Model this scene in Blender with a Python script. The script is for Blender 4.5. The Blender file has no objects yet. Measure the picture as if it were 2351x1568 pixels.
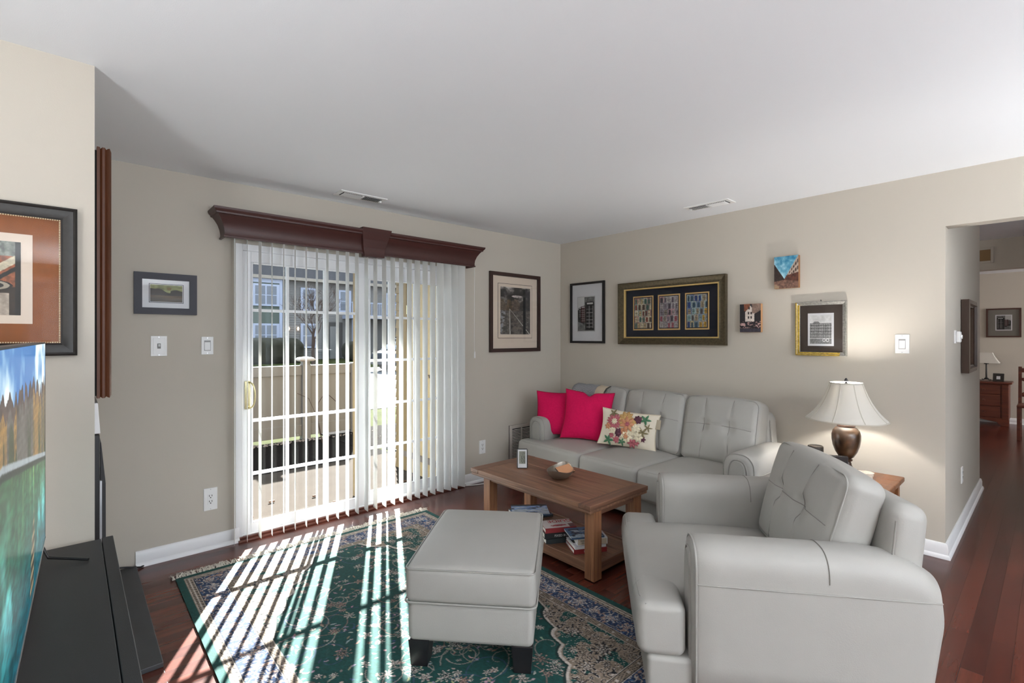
import bpy, bmesh, math, random
import numpy as np
from mathutils import Vector, Matrix, Euler

S = bpy.context.scene
R = math.radians
# ---------------------------------------------------------------- camera
cam_d = bpy.data.cameras.new('camera')
cam = bpy.data.objects.new('camera', cam_d)
S.collection.objects.link(cam)
cam.location = (-4.086, -3.721, 1.392)
cam.rotation_euler = (R(90), 0, R(-42.0))
cam_d.sensor_width = 36.0
cam_d.lens = 36.0 * 1120.9 / 2351
cam_d.shift_y = -9.5 / 2351
cam_d.clip_start = 0.02
cam_d.clip_end = 300
S.camera = cam
# ---------------------------------------------------------------- sky, sun, exposure
S.view_settings.view_transform = 'Standard'
S.view_settings.look = 'None'
S.view_settings.gamma = 1
S.view_settings.use_curve_mapping = False
S.view_settings.exposure = 1.13
W = bpy.data.worlds.new('sky')
S.world = W
W.use_nodes = True
wn = W.node_tree.nodes
bg = wn['Background']
bg.inputs[0].default_value = (0.72, 0.84, 1.0, 1)
bg.inputs[1].default_value = 1.7
SUN_H, SUN_E = R(27.5), R(27.0)
sd = bpy.data.lights.new('sun', 'SUN')
sd.energy = 31.0
sd.angle = R(0.6)
sd.color = (1.0, 0.97, 0.94)
sun = bpy.data.objects.new('sun', sd)
S.collection.objects.link(sun)
sdir = Vector((math.sin(SUN_H) * math.cos(SUN_E), math.cos(SUN_H) * math.cos(SUN_E), math.sin(SUN_E)))
sun.rotation_euler = sdir.to_track_quat('Z', 'Y').to_euler()
sun.location = sdir * 20


def area(name, loc, rot, sx, sy, power, col=(1, 1, 1)):
    d = bpy.data.lights.new(name, 'AREA')
    d.shape = 'RECTANGLE'
    d.size = sx
    d.size_y = sy
    d.energy = power
    d.color = col
    o = bpy.data.objects.new(name, d)
    o.location = loc
    o.rotation_euler = rot
    S.collection.objects.link(o)
    return o


# added fill lights at unseen rear windows of the living and dining rooms
area('rear_fill_light', (-2.6, -8.26, 1.35), (R(118), 0, 0), 3.6, 1.7, 14, (1.0, 0.98, 0.96))
area('dining_fill_light', (5.6, -8.26, 1.45), (R(105), 0, 0), 2.3, 1.4, 75, (1.0, 0.96, 0.92))
# added ceiling fill, set in three made-up floor lamps outside the frame
FILL_UPLIGHTS = [(-5.25, -3.1, 22), (-0.75, -5.0, 16), (-3.6, -7.2, 210)]
for ux, uy, uw in FILL_UPLIGHTS:
    area('uplight', (ux, uy, 1.17), (R(180), 0, 0), 0.34, 0.34, uw, (0.94, 0.98, 1.0))


# ---------------------------------------------------------------- helpers
def lin(c):
    return tuple(((x / 12.92) if x <= 0.04045 else ((x + 0.055) / 1.055) ** 2.4) for x in c)


def rgb(r, g, b):
    return lin((r / 255, g / 255, b / 255))


def newmat(name):
    m = bpy.data.materials.new(name)
    m.use_nodes = True
    nt = m.node_tree
    return m, nt, nt.nodes['Principled BSDF']


def mat(name, col, rough=0.5, metal=0.0, var=0.0, vscale=(8, 8, 8), bump=0.0, bscale=80.0, coat=0.0, spec=0.5, emit=None, es=0.0, detail=4):
    m, nt, b = newmat(name)
    b.inputs['Base Color'].default_value = (*col, 1)
    b.inputs['Roughness'].default_value = rough
    b.inputs['Metallic'].default_value = metal
    b.inputs['Coat Weight'].default_value = coat
    b.inputs['Specular IOR Level'].default_value = spec
    if emit:
        b.inputs['Emission Color'].default_value = (*emit, 1)
        b.inputs['Emission Strength'].default_value = es
    if var or bump:
        tc = nt.nodes.new('ShaderNodeTexCoord')
    if var:
        mp = nt.nodes.new('ShaderNodeMapping')
        mp.inputs['Scale'].default_value = vscale
        nz = nt.nodes.new('ShaderNodeTexNoise')
        nz.inputs['Scale'].default_value = 1
        nz.inputs['Detail'].default_value = detail
        cr = nt.nodes.new('ShaderNodeValToRGB')
        cr.color_ramp.elements[0].position = 0.3
        cr.color_ramp.elements[1].position = 0.7
        cr.color_ramp.elements[0].color = (*[max(0, c * (1 - var)) for c in col], 1)
        cr.color_ramp.elements[1].color = (*[min(1, c * (1 + var)) for c in col], 1)
        nt.links.new(tc.outputs['Object'], mp.inputs[0])
        nt.links.new(mp.outputs[0], nz.inputs['Vector'])
        nt.links.new(nz.outputs[0], cr.inputs[0])
        nt.links.new(cr.outputs[0], b.inputs['Base Color'])
    if bump:
        n2 = nt.nodes.new('ShaderNodeTexNoise')
        n2.inputs['Scale'].default_value = bscale
        n2.inputs['Detail'].default_value = 3
        bp = nt.nodes.new('ShaderNodeBump')
        bp.inputs['Strength'].default_value = bump
        bp.inputs['Distance'].default_value = 0.004
        nt.links.new(tc.outputs['Object'], n2.inputs['Vector'])
        nt.links.new(n2.outputs[0], bp.inputs['Height'])
        nt.links.new(bp.outputs[0], b.inputs['Normal'])
    return m


def attr_mat(name, rough=0.6, emit=0.0, coat=0.0, bump=0.0):
    m, nt, b = newmat(name)
    a = nt.nodes.new('ShaderNodeAttribute')
    a.attribute_name = 'paint'
    nt.links.new(a.outputs['Color'], b.inputs['Base Color'])
    b.inputs['Roughness'].default_value = rough
    b.inputs['Coat Weight'].default_value = coat
    b.inputs['Coat Roughness'].default_value = 0.05
    if emit:
        nt.links.new(a.outputs['Color'], b.inputs['Emission Color'])
        b.inputs['Emission Strength'].default_value = emit
        b.inputs['Base Color'].default_value = (0, 0, 0, 1)
        for l in list(nt.links):
            if l.to_socket == b.inputs['Base Color']:
                nt.links.remove(l)
    if bump:
        tc = nt.nodes.new('ShaderNodeTexCoord')
        n2 = nt.nodes.new('ShaderNodeTexNoise')
        n2.inputs['Scale'].default_value = 350
        bp = nt.nodes.new('ShaderNodeBump')
        bp.inputs['Strength'].default_value = bump
        bp.inputs['Distance'].default_value = 0.004
        nt.links.new(tc.outputs['Object'], n2.inputs['Vector'])
        nt.links.new(n2.outputs[0], bp.inputs['Height'])
        nt.links.new(bp.outputs[0], b.inputs['Normal'])
    return m


def glass_mat(name='clear_glass', tint=(0.97, 0.99, 0.98), refl=1.0):
    m = bpy.data.materials.new(name)
    m.use_nodes = True
    nt = m.node_tree
    nt.nodes.clear()
    out = nt.nodes.new('ShaderNodeOutputMaterial')
    tr = nt.nodes.new('ShaderNodeBsdfTransparent')
    tr.inputs[0].default_value = (*tint, 1)
    gl = nt.nodes.new('ShaderNodeBsdfGlossy')
    gl.inputs['Roughness'].default_value = 0.02
    fr = nt.nodes.new('ShaderNodeFresnel')
    fr.inputs[0].default_value = 1.35
    mu = nt.nodes.new('ShaderNodeMath')
    mu.operation = 'MULTIPLY'
    mu.inputs[1].default_value = refl
    mx = nt.nodes.new('ShaderNodeMixShader')
    nt.links.new(fr.outputs[0], mu.inputs[0])
    nt.links.new(mu.outputs[0], mx.inputs[0])
    nt.links.new(tr.outputs[0], mx.inputs[1])
    nt.links.new(gl.outputs[0], mx.inputs[2])
    nt.links.new(mx.outputs[0], out.inputs[0])
    return m


class Geo:
    def __init__(s):
        s.v = []
        s.f = []

    def add(s, vs, fs):
        o = len(s.v)
        s.v += [tuple(v) for v in vs]
        s.f += [tuple(i + o for i in f) for f in fs]
        return s

    def box(s, x0, x1, y0, y1, z0, z1):
        v = [(x, y, z) for z in (z0, z1) for y in (y0, y1) for x in (x0, x1)]
        return s.add(v, [(0, 2, 3, 1), (4, 5, 7, 6), (0, 1, 5, 4), (2, 6, 7, 3), (0, 4, 6, 2), (1, 3, 7, 5)])

    def ring_loft(s, rings, closed=True, caps=True):
        n = len(rings[0])
        vs = [p for r in rings for p in r]
        fs = []
        for i in range(len(rings) - 1):
            for j in range(n if closed else n - 1):
                k = (j + 1) % n
                fs.append((i * n + j, i * n + k, (i + 1) * n + k, (i + 1) * n + j))
        if caps:
            fs.append(tuple(range(n))[::-1])
            fs.append(tuple((len(rings) - 1) * n + j for j in range(n)))
        return s.add(vs, fs)

    def cyl(s, p0, p1, r0, r1=None, n=12):
        r1 = r0 if r1 is None else r1
        p0, p1 = Vector(p0), Vector(p1)
        q = (p1 - p0).to_track_quat('Z', 'Y')
        rings = [[p + q @ Vector((r * math.cos(2 * math.pi * k / n), r * math.sin(2 * math.pi * k / n), 0)) for k in range(n)] for p, r in ((p0, r0), (p1, r1))]
        return s.ring_loft(rings)

    def tube(s, path, r, n=6, closed=False):
        P = [Vector(p) for p in path]
        m = len(P)
        rings = []
        up = Vector((0, 0, 1))
        prev = None
        for i in range(m):
            if closed:
                t = P[(i + 1) % m] - P[i - 1]
            else:
                t = P[min(i + 1, m - 1)] - P[max(i - 1, 0)]
            if t.length < 1e-9:
                t = Vector((0, 0, 1))
            t.normalize()
            if prev is None:
                a = up if abs(t.z) < 0.9 else Vector((1, 0, 0))
                u = t.cross(a).normalized()
            else:
                u = (prev - t * prev.dot(t)).normalized()
            prev = u
            w = t.cross(u)
            rr = r[i] if isinstance(r, (list, tuple)) else r
            rings.append([P[i] + (u * math.cos(2 * math.pi * k / n) + w * math.sin(2 * math.pi * k / n)) * rr for k in range(n)])
        if closed:
            rings.append(rings[0])
        return s.ring_loft(rings, caps=not closed)

    def lathe(s, prof, cx=0, cy=0, z0=0, n=32):
        rings = [[(cx + r * math.cos(2 * math.pi * k / n), cy + r * math.sin(2 * math.pi * k / n), z0 + z) for k in range(n)] for r, z in prof]
        return s.ring_loft(rings)

    def prism(s, poly, z0, z1, axis='z'):
        def m(a, b, c):
            return {'z': (a, b, c), 'y': (a, c, b), 'x': (c, a, b)}[axis]
        return s.ring_loft([[m(a, b, z) for a, b in poly] for z in (z0, z1)])

    def rbox(s, c, size, r, res=0.03, fn=None, kc=4):
        h = [x / 2 for x in size]
        ax = []
        for a in h:
            rr = min(r, a * 0.999)
            inner = a - rr
            pts = []
            for k in range(kc):
                pts.append(-(inner + rr * math.tan(math.pi / 4 * (1 - k / kc))))
            m = max(1, int(round(2 * inner / res)))
            for k in range(m + 1):
                pts.append(-inner + 2 * inner * k / m)
            for k in range(1, kc + 1):
                pts.append(inner + rr * math.tan(math.pi / 4 * k / kc))
            ax.append(pts)
        idx = {}
        vs = []

        def V(i, j, k):
            key = (i, j, k)
            if key in idx:
                return idx[key]
            p = [ax[0][i], ax[1][j], ax[2][k]]
            q = [max(-(h[a] - min(r, h[a] * .999)), min(h[a] - min(r, h[a] * .999), p[a])) for a in range(3)]
            d = Vector([p[a] - q[a] for a in range(3)])
            if d.length > 1e-9:
                d = d.normalized() * r
            p = Vector(q) + d
            if fn:
                p = Vector(fn(p.x, p.y, p.z))
            vs.append((p.x + c[0], p.y + c[1], p.z + c[2]))
            idx[key] = len(vs) - 1
            return idx[key]
        fs = []
        nx, ny, nz = [len(a) - 1 for a in ax]
        for i in range(nx):
            for j in range(ny):
                fs.append((V(i, j, 0), V(i, j + 1, 0), V(i + 1, j + 1, 0), V(i + 1, j, 0)))
                fs.append((V(i, j, nz), V(i + 1, j, nz), V(i + 1, j + 1, nz), V(i, j + 1, nz)))
        for i in range(nx):
            for k in range(nz):
                fs.append((V(i, 0, k), V(i + 1, 0, k), V(i + 1, 0, k + 1), V(i, 0, k + 1)))
                fs.append((V(i, ny, k), V(i, ny, k + 1), V(i + 1, ny, k + 1), V(i + 1, ny, k)))
        for j in range(ny):
            for k in range(nz):
                fs.append((V(0, j, k), V(0, j, k + 1), V(0, j + 1, k + 1), V(0, j + 1, k)))
                fs.append((V(nx, j, k), V(nx, j + 1, k), V(nx, j + 1, k + 1), V(nx, j, k + 1)))
        return s.add(vs, fs)

    def sweep(s, path, prof, closed=False):
        """mitred sweep of a profile [(outwards, z)] along a 2-D path; outwards is to the right of travel"""
        P = [Vector((p[0], p[1])) for p in path]
        m = len(P)
        rings = []
        for i in range(m):
            a = P[i] - P[i - 1] if (i > 0 or closed) else P[1] - P[0]
            b = P[(i + 1) % m] - P[i] if (i < m - 1 or closed) else P[m - 1] - P[m - 2]
            a.normalize(); b.normalize()
            na, nb = Vector((a.y, -a.x)), Vector((b.y, -b.x))
            n = (na + nb)
            n = n / max(1e-6, n.dot(na))
            rings.append([(P[i].x + n.x * o, P[i].y + n.y * o, z) for o, z in prof])
        if closed:
            rings.append(rings[0])
        return s.ring_loft(rings, caps=not closed)

    def xf(s, M):
        s.v = [tuple(M @ Vector(v)) for v in s.v]
        return s

    def build(s, name, m, parent=None, smooth=None, bevel=0, loc=None, rot=None, label=None, kind=None, seg=2):
        me = bpy.data.meshes.new(name)
        me.from_pydata(s.v, [], s.f)
        me.materials.append(m)
        if smooth is not None:
            me.polygons.foreach_set('use_smooth', [True] * len(me.polygons))
            if smooth < 179:
                me.set_sharp_from_angle(angle=R(smooth))
        me.update()
        bm = bmesh.new(); bm.from_mesh(me)
        bmesh.ops.recalc_face_normals(bm, faces=bm.faces)
        bm.to_mesh(me); bm.free()
        o = bpy.data.objects.new(name, me)
        S.collection.objects.link(o)
        if parent is not None:
            o.parent = parent
        if loc is not None:
            o.location = loc
        if rot is not None:
            o.rotation_euler = rot
        if bevel:
            b = o.modifiers.new('bevel', 'BEVEL')
            b.width = bevel
            b.segments = seg
            b.limit_method = 'ANGLE'
            b.angle_limit = R(40)
        if label:
            o['label'] = label
        if kind:
            o['kind'] = kind
        return o


def thing(name, label, cat, loc=(0, 0, 0), rz=0, group=None, kind=None, rot=None):
    o = bpy.data.objects.new(name, None)
    o.empty_display_size = 0.1
    S.collection.objects.link(o)
    o.location = loc
    o.rotation_euler = rot if rot else (0, 0, rz)
    if kind:
        o['kind'] = kind
    else:
        o['label'] = label
        o['category'] = cat
    if group:
        o['group'] = group
    return o


def tag(o, label, cat, group=None):
    o['label'] = label
    o['category'] = cat
    if group:
        o['group'] = group
    return o


def copy_thing(src, loc, rz, label=None):
    r = src.copy(); S.collection.objects.link(r)
    r.location = loc; r.rotation_euler = (0, 0, rz)
    if label:
        r['label'] = label
    for ch in list(src.children):
        c = ch.copy(); S.collection.objects.link(c); c.parent = r
        for g in ch.children:
            d = g.copy(); S.collection.objects.link(d); d.parent = c
    return r


def paint_mesh(name, arr, w, h, m, parent=None, loc=(0, 0, 0), rot=(0, 0, 0), axis='xz', curve=None, label=None):
    """arr (rows top to bottom, cols, 3) in sRGB 0..1 painted on a grid w x h, centred; axis xz = upright, xy = flat"""
    ny, nx = arr.shape[:2]
    X, Y = np.meshgrid(np.linspace(-w / 2, w / 2, nx), np.linspace(h / 2, -h / 2, ny))
    Z = np.zeros_like(X) if curve is None else curve(X, Y)
    co = np.stack([X, Z, Y], -1) if axis == 'xz' else np.stack([X, Y, Z], -1)
    me = bpy.data.meshes.new(name)
    nv = nx * ny
    nf = (nx - 1) * (ny - 1)
    me.vertices.add(nv)
    me.vertices.foreach_set('co', co.reshape(-1).astype(np.float32))
    i = (np.arange(ny - 1)[:, None] * nx + np.arange(nx - 1)[None, :]).reshape(-1)
    quads = np.stack([i, i + nx, i + nx + 1, i + 1], -1)
    me.loops.add(nf * 4)
    me.loops.foreach_set('vertex_index', quads.reshape(-1).astype(np.int32))
    me.polygons.add(nf)
    me.polygons.foreach_set('loop_start', (np.arange(nf) * 4).astype(np.int32))
    try:
        me.polygons.foreach_set('loop_total', np.full(nf, 4, dtype=np.int32))
    except Exception:
        pass
    a = me.color_attributes.new('paint', 'FLOAT_COLOR', 'POINT')
    l = np.clip(arr, 0, 1)
    l = np.where(l <= 0.04045, l / 12.92, ((l + 0.055) / 1.055) ** 2.4)
    c4 = np.ones((nv, 4), np.float32)
    c4[:, :3] = l.reshape(-1, 3)
    a.data.foreach_set('color', c4.reshape(-1))
    me.update(calc_edges=True)
    me.validate()
    me.materials.append(m)
    o = bpy.data.objects.new(name, me)
    S.collection.objects.link(o)
    if parent is not None:
        o.parent = parent
    o.location = loc
    o.rotation_euler = rot
    if label:
        o['label'] = label
    return o


def text_mesh(name, txt, size, m, parent, loc, rot, ext=0.0005, align='CENTER'):
    cu = bpy.data.curves.new(name, 'FONT')
    cu.body = txt
    cu.size = size
    cu.extrude = ext
    cu.align_x = align
    cu.align_y = 'CENTER'
    t = bpy.data.objects.new(name, cu)
    S.collection.objects.link(t)
    bpy.context.view_layer.update()
    dg = bpy.context.evaluated_depsgraph_get()
    me = bpy.data.meshes.new_from_object(t.evaluated_get(dg))
    bpy.data.objects.remove(t)
    me.materials.clear()
    me.materials.append(m)
    o = bpy.data.objects.new(name, me)
    S.collection.objects.link(o)
    o.parent = parent
    o.location = loc
    o.rotation_euler = rot
    return o


# ---------------------------------------------------------------- materials
M_wall = mat('wall_paint', rgb(192, 185, 174), 0.85, bump=0.08, bscale=220, spec=0.2)
M_ceil = mat('ceiling_paint', rgb(236, 238, 242), 0.9, bump=0.1, bscale=250, spec=0.1)
M_white = mat('white_trim_paint', rgb(232, 232, 234), 0.4)
M_vinyl = mat('white_vinyl', rgb(236, 237, 240), 0.35)
M_plastic = mat('white_plastic', rgb(232, 232, 232), 0.35)
M_leather = mat('pale_grey_leather', rgb(162, 160, 155), 0.5, var=0.025, vscale=(5, 5, 5), bump=0.10, bscale=240, spec=0.45)
M_pipe = mat('leather_piping', rgb(154, 152, 147), 0.45)
M_seam = mat('leather_seam', rgb(128, 125, 120), 0.6)
M_blackwood = mat('black_wood', rgb(26, 25, 28), 0.35)
M_black = mat('black_satin', rgb(42, 42, 44), 0.5, bump=0.12, bscale=500)
M_slate = mat('dark_slate', rgb(58, 59, 62), 0.5, var=0.15)
M_steel = mat('brushed_steel', rgb(190, 192, 196), 0.28, metal=1)
M_brass = mat('polished_brass', rgb(200, 190, 150), 0.18, metal=1)
M_cherry = mat('dark_cherry_wood', rgb(66, 33, 29), 0.42, var=0.14, vscale=(2, 30, 30))
M_mirrorwood = mat('warm_brown_wood', rgb(92, 50, 26), 0.5, var=0.2, vscale=(40, 40, 3))
M_dark = mat('dark_void', rgb(22, 21, 22), 0.9)
M_glass = glass_mat(refl=.35)
M_picglass = glass_mat('picture_glass', (1, 1, 1), 0.45)
M_paint = attr_mat('printed_picture', 0.6)
M_pinkcloth = mat('crimson_linen', rgb(206, 26, 84), 0.9, var=0.06, vscale=(60, 60, 60), bump=0.4, bscale=700, spec=0.1)
M_pinktrim = mat('crimson_piping', rgb(160, 18, 58), 0.9)


def wood_mat(name, c1, c2, scale, rough=0.45, coat=0.0):
    m, nt, b = newmat(name)
    tc = nt.nodes.new('ShaderNodeTexCoord')
    mp = nt.nodes.new('ShaderNodeMapping')
    mp.inputs['Scale'].default_value = scale
    nz = nt.nodes.new('ShaderNodeTexNoise')
    nz.inputs['Scale'].default_value = 1
    nz.inputs['Detail'].default_value = 6
    nz.inputs['Distortion'].default_value = 0.6
    cr = nt.nodes.new('ShaderNodeValToRGB')
    cr.color_ramp.elements[0].position = 0.32
    cr.color_ramp.elements[1].position = 0.68
    cr.color_ramp.elements[0].color = (*c1, 1)
    cr.color_ramp.elements[1].color = (*c2, 1)
    nt.links.new(tc.outputs['Object'], mp.inputs[0])
    nt.links.new(mp.outputs[0], nz.inputs['Vector'])
    nt.links.new(nz.outputs[0], cr.inputs[0])
    nt.links.new(cr.outputs[0], b.inputs['Base Color'])
    b.inputs['Roughness'].default_value = rough
    b.inputs['Coat Weight'].default_value = coat
    return m


M_pine_y = wood_mat('aged_pine_long_grain', rgb(98, 68, 52), rgb(136, 98, 74), (45, 3, 45))
M_pine_x = wood_mat('aged_pine_cross_grain', rgb(90, 62, 48), rgb(122, 86, 66), (3, 45, 45))
M_pine_z = wood_mat('aged_pine_upright_grain', rgb(106, 68, 46), rgb(160, 112, 78), (45, 45, 3))
M_oak = wood_mat('honey_oak', rgb(100, 60, 32), rgb(126, 78, 44), (4, 40, 40), 0.4)
M_dresser = wood_mat('dark_red_wood', rgb(78, 36, 24), rgb(104, 50, 32), (3, 3, 30), 0.4)


def floor_mat():
    m, nt, b = newmat('cherry_floor_planks')
    tc = nt.nodes.new('ShaderNodeTexCoord')
    br = nt.nodes.new('ShaderNodeTexBrick')
    br.inputs['Scale'].default_value = 1
    br.inputs['Brick Width'].default_value = 0.95
    br.inputs['Row Height'].default_value = 0.0735
    br.inputs['Mortar Size'].default_value = 0.0011
    br.inputs['Mortar Smooth'].default_value = 0.4
    br.inputs['Bias'].default_value = 0.0
    br.inputs['Color1'].default_value = (*rgb(66, 30, 24), 1)
    br.inputs['Color2'].default_value = (*rgb(98, 48, 36), 1)
    br.inputs['Mortar'].default_value = (*rgb(28, 13, 11), 1)
    br.offset = 0.37
    mp = nt.nodes.new('ShaderNodeMapping')
    mp.inputs['Scale'].default_value = (3, 40, 1)
    nz = nt.nodes.new('ShaderNodeTexNoise')
    nz.inputs['Scale'].default_value = 1
    nz.inputs['Detail'].default_value = 5
    mr = nt.nodes.new('ShaderNodeMapRange')
    mr.inputs['From Min'].default_value = 0.3
    mr.inputs['From Max'].default_value = 0.7
    mr.inputs['To Min'].default_value = 0.82
    mr.inputs['To Max'].default_value = 1.18
    mix = nt.nodes.new('ShaderNodeVectorMath')
    mix.operation = 'SCALE'
    nt.links.new(tc.outputs['Object'], br.inputs['Vector'])
    nt.links.new(tc.outputs['Object'], mp.inputs[0])
    nt.links.new(mp.outputs[0], nz.inputs['Vector'])
    nt.links.new(nz.outputs[0], mr.inputs['Value'])
    nt.links.new(br.outputs['Color'], mix.inputs[0])
    nt.links.new(mr.outputs[0], mix.inputs['Scale'])
    nt.links.new(mix.outputs[0], b.inputs['Base Color'])
    b.inputs['Roughness'].default_value = 0.24
    b.inputs['Specular IOR Level'].default_value = 0.55
    bp = nt.nodes.new('ShaderNodeBump')
    bp.inputs['Strength'].default_value = 0.25
    bp.inputs['Distance'].default_value = 0.002
    bp.invert = True
    nt.links.new(br.outputs['Fac'], bp.inputs['Height'])
    nt.links.new(bp.outputs[0], b.inputs['Normal'])
    return m


# ---------------------------------------------------------------- room shell
def struct(name, g, m, parent=None, **k):
    o = g.build(name, m, parent, **k)
    if parent is None:
        o['kind'] = 'structure'
    return o


H = 2.44
XD = -4.022   # face of the chimney side wall
YC = -1.24    # face of the chimney breast wall
YB = -8.4     # wall behind the camera
XL = -5.7
struct('floor', Geo().box(XL - .1, 8.2, YB - .1, 0.0, -0.12, 0.0).box(2.02, 8.2, 0.0, 1.7, -0.12, 0.0), floor_mat())
struct('ceiling', Geo().box(XL - .1, 3.23, YB - .1, 0.15, H, H + .12).box(3.23, 8.2, YB - .1, 1.8, H, H + .12), M_ceil)
DX0, DX1, DZ = -3.262, -1.340, 2.035
struct('wall_back', Geo().box(XD, DX0, 0, .15, 0, H).box(DX1, 0.12, 0, .15, 0, H).box(DX0, DX1, 0, .15, DZ, H), M_wall)
struct('wall_chimney', Geo().box(XL, XD, YC, .15, 0, H), M_wall)
OY0, OY1, OZ = -3.262, -5.1, 2.092
struct('wall_right', Geo().box(0, .12, OY0, 0, 0, H).box(0, .12, OY1, OY0, OZ, H).box(0, .12, YB, OY1, 0, H), M_wall)
struct('wall_hall', Geo().box(.12, 2.12, OY0, OY0 + .12, 0, H), M_wall)
struct('wall_hall_end', Geo().box(2.02, 2.12, OY0 + .12, 1.7, 0, H), M_wall)
struct('wall_left', Geo().box(XL - .1, XL, YB, YC, 0, H), M_wall)
struct('wall_rear', Geo().box(XL, -4.6, YB - .1, YB, 0, H).box(-.6, .12, YB - .1, YB, 0, H).box(-4.6, -.6, YB - .1, YB, 0, .4).box(-4.6, -.6, YB - .1, YB, 2.25, H), M_wall)
struct('wall_header_and_light_block', Geo().box(3.23, 3.39, -4.6, 1.7, 2.12, H).box(3.23, 3.39, YB, -4.6, 0, H), M_wall)  # second box is an unseen wall added to keep dining light off the hall
struct('wall_dining', Geo().box(7.15, 7.27, YB, 1.8, 0, H), M_wall)
struct('wall_dining_side', Geo().box(2.02, 7.27, 1.7, 1.8, 0, H), M_wall)
struct('wall_dining_rear', Geo().box(.12, 4.4, YB - .1, YB, 0, H).box(6.8, 7.27, YB - .1, YB, 0, H).box(4.4, 6.8, YB - .1, YB, 0, .7).box(4.4, 6.8, YB - .1, YB, 2.2, H), M_wall)
BP = [(0, .095), (.006, .095), (.012, .088), (.013, .078), (.016, .070), (.016, .026), (.021, .022), (.026, .013), (.027, 0), (0, 0)]


def baseboard(name, path):
    return struct(name, Geo().sweep(path, BP), M_white, smooth=35)


baseboard('baseboard_back_left', [(XD + .22, 0), (DX0 + .02, 0)])
baseboard('baseboard_back_right', [(DX1 - .01, 0), (0, 0)])
baseboard('baseboard_right', [(0, -.03), (0, OY0), (2.12, OY0), (2.12, 1.7)])
baseboard('baseboard_chimney', [(XL, YC), (XD, YC), (XD, YC + .06)])
baseboard('baseboard_dining', [(7.15, 1.6), (7.15, YB)])
struct('trim_1', Geo().box(DX0 + .01, DX1 - .01, -.045, .02, 0, .014).box(DX0 + .01, DX1 - .01, -.015, .03, .014, .028), wood_mat('threshold_wood', rgb(84, 44, 35), rgb(100, 54, 42), (3, 40, 40), 0.3), bevel=.003)

# added window frames in the unseen rear walls, housing the fill lights
g = Geo()
for (x0, x1, z0, z1) in ((-4.6, -.6, .4, 2.25),):
    g.box(x0, x1, YB - .1, YB, z0, z0 + .06).box(x0, x1, YB - .1, YB, z1 - .06, z1)
    for xx in (x0, -3.3, -1.96, x1 - .06):
        g.box(xx, xx + .06, YB - .1, YB, z0, z1)
wn_o = struct('added_window_1', g, M_white)
Geo().box(-4.6, -.6, YB - .06, YB - .05, .4, 2.25).build('pane', M_glass, wn_o)
g = Geo().box(4.4, 6.8, YB - .1, YB, .7, .76).box(4.4, 6.8, YB - .1, YB, 2.14, 2.2)
for xx in (4.4, 5.57, 6.74):
    g.box(xx, xx + .06, YB - .1, YB, .7, 2.2)
wn_o = struct('added_window_2', g, M_white)
Geo().box(4.4, 6.8, YB - .06, YB - .05, .7, 2.2).build('pane', M_glass, wn_o)


# ---------------------------------------------------------------- patio door
d1 = thing('door_1', '', '', kind='structure')
g = Geo()
g.box(DX0, DX0 + .045, 0.0, .13, .0, DZ).box(DX1 - .06, DX1, 0.0, .13, 0, DZ)
g.box(DX0 + .0451, DX1 - .0601, 0.0005, .13, DZ - .045, DZ).box(DX0 + .0451, DX1 - .0601, 0.005, .13, .0, .035)
g.build('door_frame', M_vinyl, d1, bevel=.003)


def door_panel(name, gx0, gx1, gz0, gz1, x0, x1, y0, y1, hz, vx, z0=.035, z1=1.99):
    g = Geo()
    g.box(x0, gx0, y0, y1, z0, z1).box(gx1, x1, y0, y1, z0, z1).box(gx0, gx1, y0, y1, z0, gz0).box(gx0, gx1, y0, y1, gz1, z1)
    e = .012
    g.box(gx0 - .0, gx0 + e, y0 - .006, y0 + .01, gz0, gz1).box(gx1 - e, gx1, y0 - .006, y0 + .01, gz0, gz1)
    g.box(gx0 + e, gx1 - e, y0 - .0059, y0 + .01, gz0, gz0 + e).box(gx0 + e, gx1 - e, y0 - .0059, y0 + .01, gz1 - e, gz1)
    p = g.build(name, M_vinyl, d1, bevel=.003)
    ym = (y0 + y1) / 2
    Geo().box(gx0, gx1, ym - .003, ym + .003, gz0, gz1).build('glass_pane', M_glass, p)
    for z in hz:
        Geo().box(gx0, gx1, ym - .009, ym + .009, z - .010, z + .010).build('muntin', M_vinyl, p)
    for x in vx:
        Geo().box(x - .010, x + .010, ym - .0085, ym + .0085, gz0, gz1).build('muntin', M_vinyl, p)
    return p


pl = door_panel('sliding_panel', -3.163, -2.39, .098, 1.916, DX0 + .046, -2.31, .018, .056, (1.582, .810, .439), (-2.917, -2.643))
pr = door_panel('fixed_panel', -2.268, -1.591, .112, 1.876, -2.335, DX1 - .058, .062, .100, (1.56, 1.198, .832, .472), (-2.075, -1.83))
# brass pull handle
hx, hz0, hz1, hy = -3.187, .90, 1.085, .018
g = Geo().box(hx - .017, hx + .017, hy - .008, hy, hz0 - .005, hz1 + .005)
pth = []
for k in range(25):
    a = math.pi * k / 24
    pth.append((hx + .012 + .024 * math.sin(a), hy - .016 - .040 * math.sin(a) ** .5, (hz0 + hz1) / 2 - .088 * math.cos(a) * (1 if abs(math.cos(a)) > .5 else 1)))
g.tube(pth, .006, 8)
g.build('door_handle', M_brass, pl, smooth=40, bevel=.002)

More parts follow.
